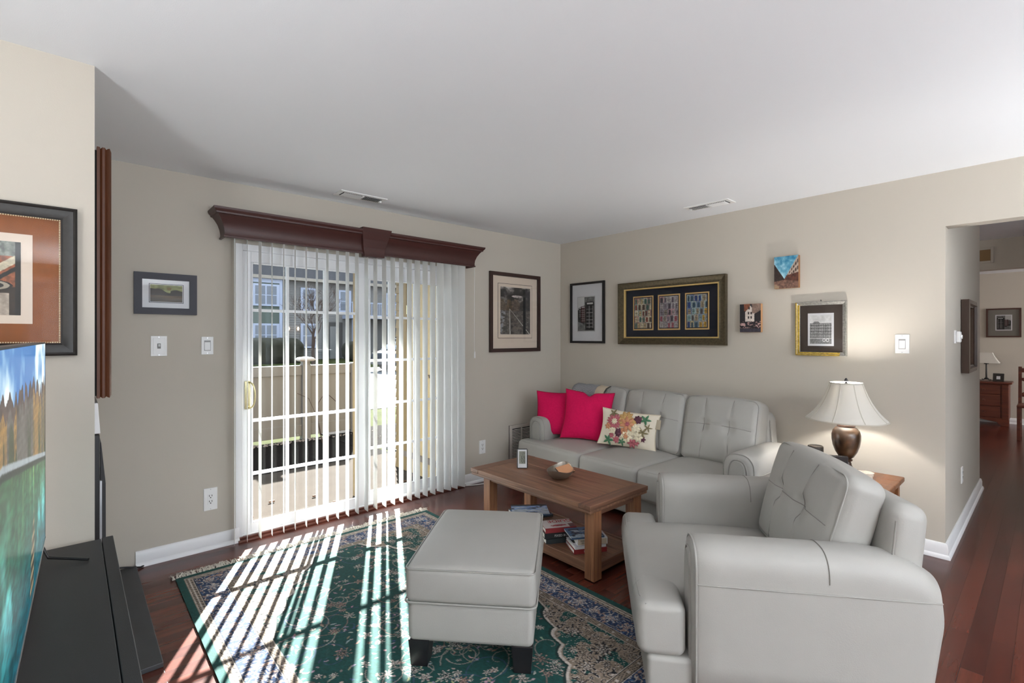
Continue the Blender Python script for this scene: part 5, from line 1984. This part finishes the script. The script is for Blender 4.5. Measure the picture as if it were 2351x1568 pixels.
t = thing('photo_frame', 'small dark square photo frame on the dresser beside the iron lamp', 'frame', (6.86, -3.125, .69), rot=(R(-10), 0, R(-96)))
Geo().box(-.065, .065, 0, .012, 0, .13).build('frame', M_frame_dark, t, bevel=.004)
Geo().box(-.022, .022, -.001, .001, .035, .085).build('picture', M_mat_white, t)

# dining chair with lattice back
dch = thing('dining_chair', 'red-brown wooden dining chair with lattice back cut by the right edge', 'chair', (5.62, -3.60, 0), R(180))
for y in (-.20, .20):
    Geo().box(.18, .215, y - .018, y + .018, 0, .45).build('leg', M_dresser, dch, bevel=.003)
    Geo().prism([(-.20, 0), (-.165, 0), (-.165, .46), (-.205, .98), (-.235, .98), (-.20, .46)], y - .018, y + .018, 'y').build('rear_leg', M_dresser, dch, bevel=.003)
Geo().box(-.20, .225, -.22, .22, .44, .475).build('seat', M_dresser, dch, bevel=.01)
g = Geo().box(-.225, -.195, -.2, .2, .90, .96).box(-.21, -.185, -.2, .2, .80, .825).box(-.21, -.185, -.2, .2, .56, .60)
g.build('back_rail', M_dresser, dch, bevel=.003)
g = Geo()
g.tube([(-.2, -.19, .6), (-.205, .19, .8)], .010, 6).tube([(-.2, .19, .6), (-.205, -.19, .8)], .010, 6)
g.build('cross_splats', M_dresser, dch)
Geo().box(-.18, .2, -.205, -.19, .2, .23).box(-.18, .2, .19, .205, .2, .23).build('stretcher', M_dresser, dch)

# added floor lamps out of view, holding the ceiling fill lights
for (x, y, _), lb in zip(FILL_UPLIGHTS, ('slim black uplight floor lamp added as fill left of the television, outside the picture', 'slim black uplight floor lamp added as fill behind the armchair, outside the picture', 'slim black uplight floor lamp added as fill far behind the camera')):
    t = thing('added_floor_lamp', lb, 'lamp', (x, y, 0))
    Geo().lathe([(.14, 0), (.14, .012), (.02, .03), (.012, .05), (.012, 1.03), (.02, 1.05)], n=24).build('pole', M_blackwood, t, smooth=40)
    Geo().lathe([(.02, 1.05), (.13, 1.07), (.21, 1.12), (.25, 1.165), (.24, 1.165), (.20, 1.125), (.12, 1.08), (.02, 1.07)], n=32).build('bowl', M_blackwood, t, smooth=60)

# ================================================================ outside
GZ = -.10
M_conc = mat('patio_concrete', rgb(60, 54, 49), .95, var=.08, vscale=(6, 6, 6), bump=.3, bscale=60, spec=.02)
M_soil = mat('dark_mulch', rgb(24, 21, 19), 1, spec=.02, var=.4, vscale=(30, 30, 30))
M_grass = mat('winter_lawn', rgb(50, 54, 28), 1, spec=.02, var=.3, vscale=(3, 3, 3))
M_road = mat('pale_driveway', rgb(100, 99, 98), .95, var=.05, spec=.02)
M_fence = mat('tan_vinyl_fence', rgb(98, 93, 88), .6)
M_yel = mat('yellow_beige_siding', rgb(122, 103, 70), .6)
M_closetdoor = mat('cream_door', rgb(164, 144, 106), .5)
M_sidg = mat('grey_siding', rgb(106, 102, 99), .9, spec=.1)
M_winw = mat('white_window_frame', rgb(138, 142, 158), .5)
M_wing = mat('window_glass_dark', rgb(84, 86, 94), .15)
M_roof = mat('dark_shingles', rgb(38, 34, 36), .9, var=.15, vscale=(5, 5, 5))
M_hedge = mat('evergreen_hedge', rgb(36, 33, 20), 1, var=.35, vscale=(9, 9, 9))
M_bark = mat('bare_bark', rgb(66, 54, 48), .95, spec=.1)


def ground(name, x0, x1, y0, y1, z0, z1, m, label, cat):
    o = Geo().box(x0, x1, y0, y1, z0, z1).build(name, m)
    o['kind'] = 'structure'
    return o


ground('lawn', -40, 60, .16, 60, GZ - .4, GZ - .03, M_grass, '', '')
ground('patio_slab', -4.4, 1.0, .15, 2.03, GZ - .3, GZ, M_conc, '', '')
ground('mulch_bed', -4.6, -1.0, 2.04, 3.72, GZ - .3, GZ - .015, M_soil, '', '')
ground('driveway', -14, 30, 5.9, 13.4, GZ - .3, GZ - .02, M_road, '', '')
ground('street', -40, 60, 13.4, 19.5, GZ - .3, GZ - .025, mat('asphalt', rgb(80, 80, 82), .9), '', '')
ground('mulch_strip', -1.2, 6, 2.6, 4.0, GZ - .3, GZ - .01, M_soil, '', '')
ground('garden_path', -.9, 6, 2.04, 2.55, GZ - .3, GZ, M_road, '', '')
g = Geo()
random.seed(9)
for k in range(420):
    x = random.uniform(-4.2, -.85) if k < 330 else random.uniform(-.9, 1.6)
    y = random.uniform(3.54, 3.68) if k < 330 else random.uniform(2.6, 4.0)
    r_ = random.uniform(.008, .022)
    g.cyl((x, y, GZ - .02), (x + random.uniform(-.01, .01), y, GZ - .02 + r_), r_, r_ * .5, 5)
tag(g.build('gravel', mat('pale_gravel', rgb(110, 100, 92), .9)), 'strip of pale gravel along the foot of the tan fence', 'gravel')['kind'] = 'stuff'
g = Geo()
for k in range(26):
    x, y = random.choice([(-1.95, .36), (-1.75, .40), (-2.05, .50)])
    x += random.gauss(0, .10); y += random.gauss(0, .05)
    a = random.uniform(0, 3.1)
    s_ = random.uniform(.012, .03)
    g.add([(x - s_ * math.cos(a), y - s_ * math.sin(a), GZ + .004), (x + s_ * .5 * math.sin(a), y - s_ * .5 * math.cos(a), GZ + .018), (x + s_ * math.cos(a), y + s_ * math.sin(a), GZ + .006), (x - s_ * .5 * math.sin(a), y + s_ * .5 * math.cos(a), GZ + .01)], [(0, 1, 2, 3)])
for (x, y) in ((-3.02, 1.25), (-3.12, .92), (-2.32, .62), (-2.4, .9), (-1.55, .75), (-3.0, .7), (-2.75, 1.0), (-1.35, .9)):
    g.rbox((x, y, GZ + .012), (.05, .018, .016), .006, .02, kc=2)
tag(g.build('dry_leaves', mat('dry_brown_leaf', rgb(86, 58, 40), .9)), 'dry brown leaves scattered on the concrete patio outside the door', 'leaves')['kind'] = 'stuff'

FY = 3.75
fe = thing('privacy_fence', 'tan vinyl privacy fence across the patio, behind the door glass', 'fence', (0, 0, 0))
g = Geo()
for x0, x1 in ((-6.2, -3.90), (-3.77, -1.552), (-1.432, -.80)):
    g.box(x0, x1, FY + .02, FY + .06, .02, .90)
g.build('panel', M_fence, fe)
g = Geo()
for x0, x1 in ((-6.2, -3.90), (-3.77, -1.552), (-1.432, -.80)):
    g.box(x0, x1, FY, FY + .09, .83, .975).box(x0, x1, FY, FY + .09, GZ + .03, .10)
g.build('rail', M_fence, fe, bevel=.006)
for x in (-3.83, -1.49, -.74):
    p = Geo().box(x - .06, x + .06, FY - .02, FY + .11, GZ - .1, .99).build('post', M_fence, fe, bevel=.006)
    if x == -1.49:
        Geo().ring_loft([[(x + a * r_, FY + .045 + b_ * r_, z) for a, b_ in ((-1, -1), (1, -1), (1, 1), (-1, 1))] for z, r_ in ((1.035, .082), (1.05, .11), (1.065, .115), (1.09, .09), (1.10, .03))]).build('post_cap', mat('white_cap', rgb(150, 142, 136), .6), p)
        Geo().box(x - .05, x + .05, FY - .01, FY + .1, .99, 1.036).build('post_neck', M_fence, p)
g = Geo().tube([(-1.46, 3.2, GZ), (-1.48, 3.3, .2), (-1.44, 3.4, .45), (-1.30, 3.5, .58), (-1.12, 3.55, .42)], .006, 5).tube([(-1.46, 3.2, GZ), (-1.50, 3.35, .3), (-1.58, 3.4, .52), (-1.72, 3.45, .60)], .004, 5)
tag(g.build('dry_stalk', M_bark, smooth=60), 'thin dry arching plant stalks in front of the tan fence', 'plant')

bp_ = thing('porch_post', 'narrow tan porch post on the patio in front of the left door panel edge', 'post', (0, 0, 0))
Geo().box(-2.118, -2.070, .66, .71, GZ, 2.42).build('shaft', M_yel, bp_, bevel=.003)
st = Geo().box(-4.6, 2.0, .15, 1.95, 2.45, 2.62).build('balcony_slab', M_yel)
st['kind'] = 'structure'
# storage closet beside the patio
cl = thing('storage_closet', 'yellow beige lap-sided storage closet outside at the right end of the patio', 'closet', (0, 0, 0))
Geo().box(-1.29, 1.4, .16, 1.37, GZ, 2.449).build('walls', M_yel, cl)
g = Geo()
for k in range(25):
    z = GZ + .10 * k
    g.add([(-1.289, 1.215, z), (-1.306, 1.215, z), (-1.291, 1.215, z + .1), (-1.289, 1.385, z), (-1.306, 1.385, z), (-1.291, 1.385, z + .1)], [(0, 1, 2), (3, 5, 4), (1, 4, 5, 2), (0, 3, 4, 1)])
g.build('lap_siding', M_yel, cl)
g = Geo().box(-1.315, -1.289, 1.125, 1.213, GZ, 2.08).box(-1.315, -1.289, .16, .22, GZ, 2.08).box(-1.3148, -1.289, .221, 1.124, 1.99, 2.08)
g.build('door_casing', M_yel, cl, bevel=.003)
dd = Geo().box(-1.300, -1.285, .22, 1.125, .12, 1.985).build('closet_door', M_closetdoor, cl, bevel=.002)
for z in (1.70, .95, .25):
    Geo().cyl((-1.308, 1.115, z - .05), (-1.308, 1.115, z + .05), .008, .008, 8).build('hinge', M_brass, dd)
Geo().box(-1.32, -1.285, .16, 1.215, .06, .12).build('sill', mat('grey_sill', rgb(110, 100, 92), .6), cl)
Geo().box(-1.301, -1.285, .16, 1.215, GZ, .06).build('plinth', M_closetdoor, cl)
g = Geo().rbox((0, 0, 0), (.006, .012, .034), .003, .01, kc=2)
for s in (-1, 1):
    for k in (-1, 0, 1):
        g.tube([(0, 0, k * .008), (-.004, s * .014, k * .016 + .006), (-.001, s * .022, k * .022)], .0012, 4)
g.add([(-.004, 0, .008), (-.004, .022, .022), (-.004, .020, .002)], [(0, 1, 2)]).add([(-.004, 0, .008), (-.004, -.022, .022), (-.004, -.020, .002)], [(0, 1, 2)])
tag(g.build('insect', mat('brown_insect', rgb(62, 44, 32), .7), loc=(-1.306, .66, .98)), 'small brown winged insect resting on the cream closet door', 'insect')

# hedge
def hedge(label, x0, x1, y0, y1, z1, seed):
    def fn(x, y, z):
        k = .06 * math.sin(x * 7 + seed) * math.sin(z * 9 + x * 3) + .05 * math.sin(y * 11 + x * 5)
        return (x, y + k, z + .05 * math.sin(x * 5 + y * 3 + seed) * (z > 0))
    h = z1 - GZ
    o = Geo().rbox(((x0 + x1) / 2, (y0 + y1) / 2, GZ + h / 2 - .05), (x1 - x0, y1 - y0, h), min(.5, h * .42), .22, fn).build('hedge', M_hedge, smooth=60)
    tag(o, label, 'hedge')


hedge('long clipped dark evergreen hedge in front of the townhouses', -6, 6.25, 26.0, 27.6, 1.38, 1)
hedge('rounded dark shrub beside the townhouse porch', 8.9, 10.5, 26.2, 27.6, 1.15, 4)

# townhouse row
HY = 30.0
th = thing('townhouse', 'long grey-sided townhouse row with white windows and dark shingle roof', 'building', (0, 0, 0))
g = Geo().box(-14, 34, HY, HY + 9, GZ, 5.15)
g.build('walls', M_sidg, th)
g = Geo()
for k in range(34):
    z = GZ + .155 * k
    g.add([(-14, HY - .005, z + .155), (34, HY - .005, z + .155), (34, HY - .025, z), (-14, HY - .025, z)], [(0, 1, 2, 3)])
g.build('lap_siding', M_sidg, th)
Geo().box(-14.3, 34.3, HY - .55, HY - .02, 5.12, 5.32).build('eave_gutter', mat('cream_gutter', rgb(126, 116, 104), .6), th)
Geo().add([(-14.3, HY - .55, 5.32), (34.3, HY - .55, 5.32), (34.3, HY + 4.5, 8.6), (-14.3, HY + 4.5, 8.6), (-14.3, HY + 9.5, 5.32), (34.3, HY + 9.5, 5.32)], [(0, 1, 2, 3), (3, 2, 5, 4), (0, 3, 4), (1, 5, 2)]).build('roof', M_roof, th)
M_bay = mat('sage_panel', rgb(70, 76, 68), .8)
Geo().box(4.05, 5.95, HY - .32, HY, .2, 5.1).build('bay', M_bay, th)
g = Geo().box(4.0, 6.0, HY - .36, HY - .02, 4.86, 5.12).box(4.0, 4.18, HY - .35, HY - .02, .2, 4.86).box(5.82, 6.0, HY - .35, HY - .02, .2, 4.86)
g.build('bay_trim', M_winw, th)


def hwin(x0, x1, z0, z1, y, split=1):
    f = Geo().box(x0 - .12, x1 + .12, y - .06, y, z0 - .12, z1 + .12).build('window', M_winw, th)
    n_ = split
    for k in range(n_):
        a = x0 + (x1 - x0) * k / n_
        b_ = x0 + (x1 - x0) * (k + 1) / n_
        for (c, d_) in ((z0, (z0 + z1) / 2 - .03), ((z0 + z1) / 2 + .03, z1)):
            Geo().box(a + .05, b_ - .05, y - .075, y - .055, c, d_).build('pane', M_wing, f)


hwin(4.33, 5.68, 3.50, 4.65, HY - .34, 2)
hwin(4.33, 5.68, .95, 2.15, HY - .34, 2)
hwin(7.35, 8.15, 3.3, 4.6, HY - .04)
hwin(7.35, 8.15, .8, 2.2, HY - .04)
hwin(9.9, 10.6, 3.3, 4.6, HY - .04)
hwin(13.5, 14.9, 3.2, 4.6, HY - .04)
hwin(17.4, 18.6, 3.2, 4.6, HY - .04)
hwin(-2.5, -.5, 3.2, 4.6, HY - .04, 2)
hwin(-2.5, -.5, .8, 2.2, HY - .04, 2)
# flat dark panel painted as the porch's shade, with door and posts
Geo().box(8.7, 10.1, HY - .06, HY - .03, GZ, 2.45).build('porch_shade_panel', mat('porch_shadow_paint', rgb(54, 50, 47), .8), th)
Geo().box(9.2, 9.75, HY - .10, HY - .05, GZ, 2.15).build('front_door', mat('grey_door', rgb(100, 97, 94), .6), th)
g = Geo().box(10.3, 10.5, HY - 1.4, HY - 1.15, GZ, 2.7).box(13.2, 13.4, HY - 1.4, HY - 1.15, GZ, 2.7).box(10.1, 13.6, HY - 1.6, HY, 2.7, 2.95)
g.build('portico', M_winw, th)
g = Geo().box(10.1, 13.6, HY - 1.6, HY - 1.55, 3.75, 3.83)
for k in range(24):
    g.box(10.15 + .14 * k, 10.19 + .14 * k, HY - 1.6, HY - 1.55, 2.95, 3.78)
g.build('balcony_railing', M_winw, th)
for x in (6.45, 7.05):
    Geo().lathe([(0, 0), (.05, .02), (.07, .12), (.04, .22), (0, .24)], n=10).build('wall_lantern', mat('lit_lantern', (1, .8, .6), .5, emit=(1, .7, .45), es=2.5), th, loc=(x, HY - .14, 1.85))
# second house further right
t2 = thing('house', 'blue-grey sided house behind the parked cars, right part of the door view', 'building', (0, 0, 0))
Geo().box(17.6, 30, 25.5, 29.3, GZ, 4.55).build('walls', mat('bluegrey_siding', rgb(82, 88, 100), .8), t2)
g = Geo()
for k in range(30):
    z = GZ + .155 * k
    g.add([(17.6, 25.495, z + .155), (30, 25.495, z + .155), (30, 25.47, z), (17.6, 25.47, z)], [(0, 1, 2, 3)])
g.build('lap_siding', mat('bluegrey_siding', rgb(82, 88, 100), .8), t2)
Geo().add([(17.3, 25.1, 4.6), (30, 25.1, 4.6), (30, 27.2, 6.4), (17.3, 27.2, 6.4), (17.3, 29.3, 4.6), (30, 29.3, 4.6)], [(0, 1, 2, 3), (3, 2, 5, 4), (0, 3, 4), (1, 5, 2)]).build('roof', mat('navy_shingles', rgb(44, 46, 60), .9), t2)
Geo().box(17.3, 30, 25.0, 25.5, 4.45, 4.6).build('eave_gutter', M_winw, t2)
Geo().box(14.5, 22, 24.2, 24.5, 1.3, 2.0).build('garage_band', M_winw, t2)
Geo().box(14.7, 21.8, 24.3, 25.5, GZ, 1.3).build('garage_wall', mat('garage_grey', rgb(150, 152, 170), .7), t2)

# bare tree
tr = Geo()
random.seed(21)


def branch(p, d, L_, r_, depth):
    p = Vector(p); d = Vector(d).normalized()
    pts = [p]
    rr = [r_]
    q = p
    dd = d
    n_ = 4
    for k in range(n_):
        dd = (dd + Vector((random.gauss(0, .09), random.gauss(0, .09), random.gauss(.03, .05)))).normalized()
        q = q + dd * L_ / n_
        pts.append(q)
        rr.append(r_ * (1 - .45 * (k + 1) / n_))
    tr.tube(pts, rr, 5 if depth < 2 else 3)
    if depth >= 5:
        return
    m = 3 if depth else 6
    for k in range(m):
        a = random.uniform(0, 6.28)
        sp = random.uniform(.45, .85)
        nd = (dd + Vector((math.cos(a) * sp, math.sin(a) * sp, random.uniform(-.05, .25)))).normalized()
        base = pts[random.choice([2, 3, 4])] if k else pts[-1]
        branch(base, nd, L_ * random.uniform(.58, .82), max(.008, rr[-1] * random.uniform(.5, .75)), depth + 1)


branch((5.2, 22.0, GZ - .05), (.0, 0, 1), 1.7, .11, 0)
tag(tr.build('bare_tree', M_bark, smooth=60), 'bare branching tree on the lawn in front of the townhouses', 'tree')
tr = Geo()
random.seed(5)
branch((15.2, 21.5, GZ - .05), (.0, 0, 1), 1.7, .07, 1)
tag(tr.build('bare_tree', M_bark, smooth=60), 'small bare tree near the portico, seen in the middle of the door', 'tree')


# parked cars
def car(label, x, y, rz, paint):
    t = thing('car', label, 'car', (x, y, GZ - .02), R(rz))
    rings = []
    body = [(-2.2, .45, .62), (-2.15, .30, .80), (-1.6, .28, .92), (-.9, .28, .95), (0, .27, .95), (.9, .27, .93), (1.7, .28, .84), (2.12, .32, .66), (2.2, .45, .58)]
    for (xx, zb, zt) in body:
        hw_ = .86 if abs(xx) < 2 else .78
        rings.append([(xx, -hw_, zb), (xx, -hw_ - .03, (zb + zt) / 2), (xx, -hw_ + .06, zt), (xx, 0, zt + .03), (xx, hw_ - .06, zt), (xx, hw_ + .03, (zb + zt) / 2), (xx, hw_, zb)])
    Geo().ring_loft(rings).build('body', paint, t, smooth=40)
    rings = []
    for (xx, zt, hw_) in ((-1.7, .95, .70), (-1.1, 1.36, .60), (-.2, 1.43, .60), (.35, 1.36, .60), (1.05, .96, .70)):
        rings.append([(xx, -hw_ - .08, .93), (xx, -hw_, zt), (xx, 0, zt + .03), (xx, hw_, zt), (xx, hw_ + .08, .93)])
    Geo().ring_loft(rings).build('cabin_glass', mat('car_glass', rgb(36, 42, 50), .08), t, smooth=40)
    Geo().rbox((-.38, 0, 1.42), (1.35, 1.18, .06), .025, .2).build('roof', paint, t, smooth=60)
    for sx in (-1.35, 1.35):
        for sy in (-1, 1):
            wh = Geo().cyl((sx, sy * .68, .32), (sx, sy * .88, .32), .32, .32, 20).build('wheel', M_blackwood, t, smooth=40)
            Geo().cyl((sx, sy * .87, .32), (sx, sy * .895, .32), .19, .17, 16).build('rim', M_steel, wh, smooth=40)
    Geo().box(2.12, 2.2, -.7, -.45, .52, .64).box(2.12, 2.2, .45, .7, .52, .64).build('headlight', M_steel, t)


car('dark car parked beyond the pale driveway, nearest to the fence end', 8.2, 16.6, 12, mat('black_car_paint', rgb(40, 44, 52), .2, coat=1))
car('dark red car parked behind the black one, seen through the right door panel', 13.2, 19.9, 20, mat('red_car_paint', rgb(150, 60, 58), .2, coat=1))
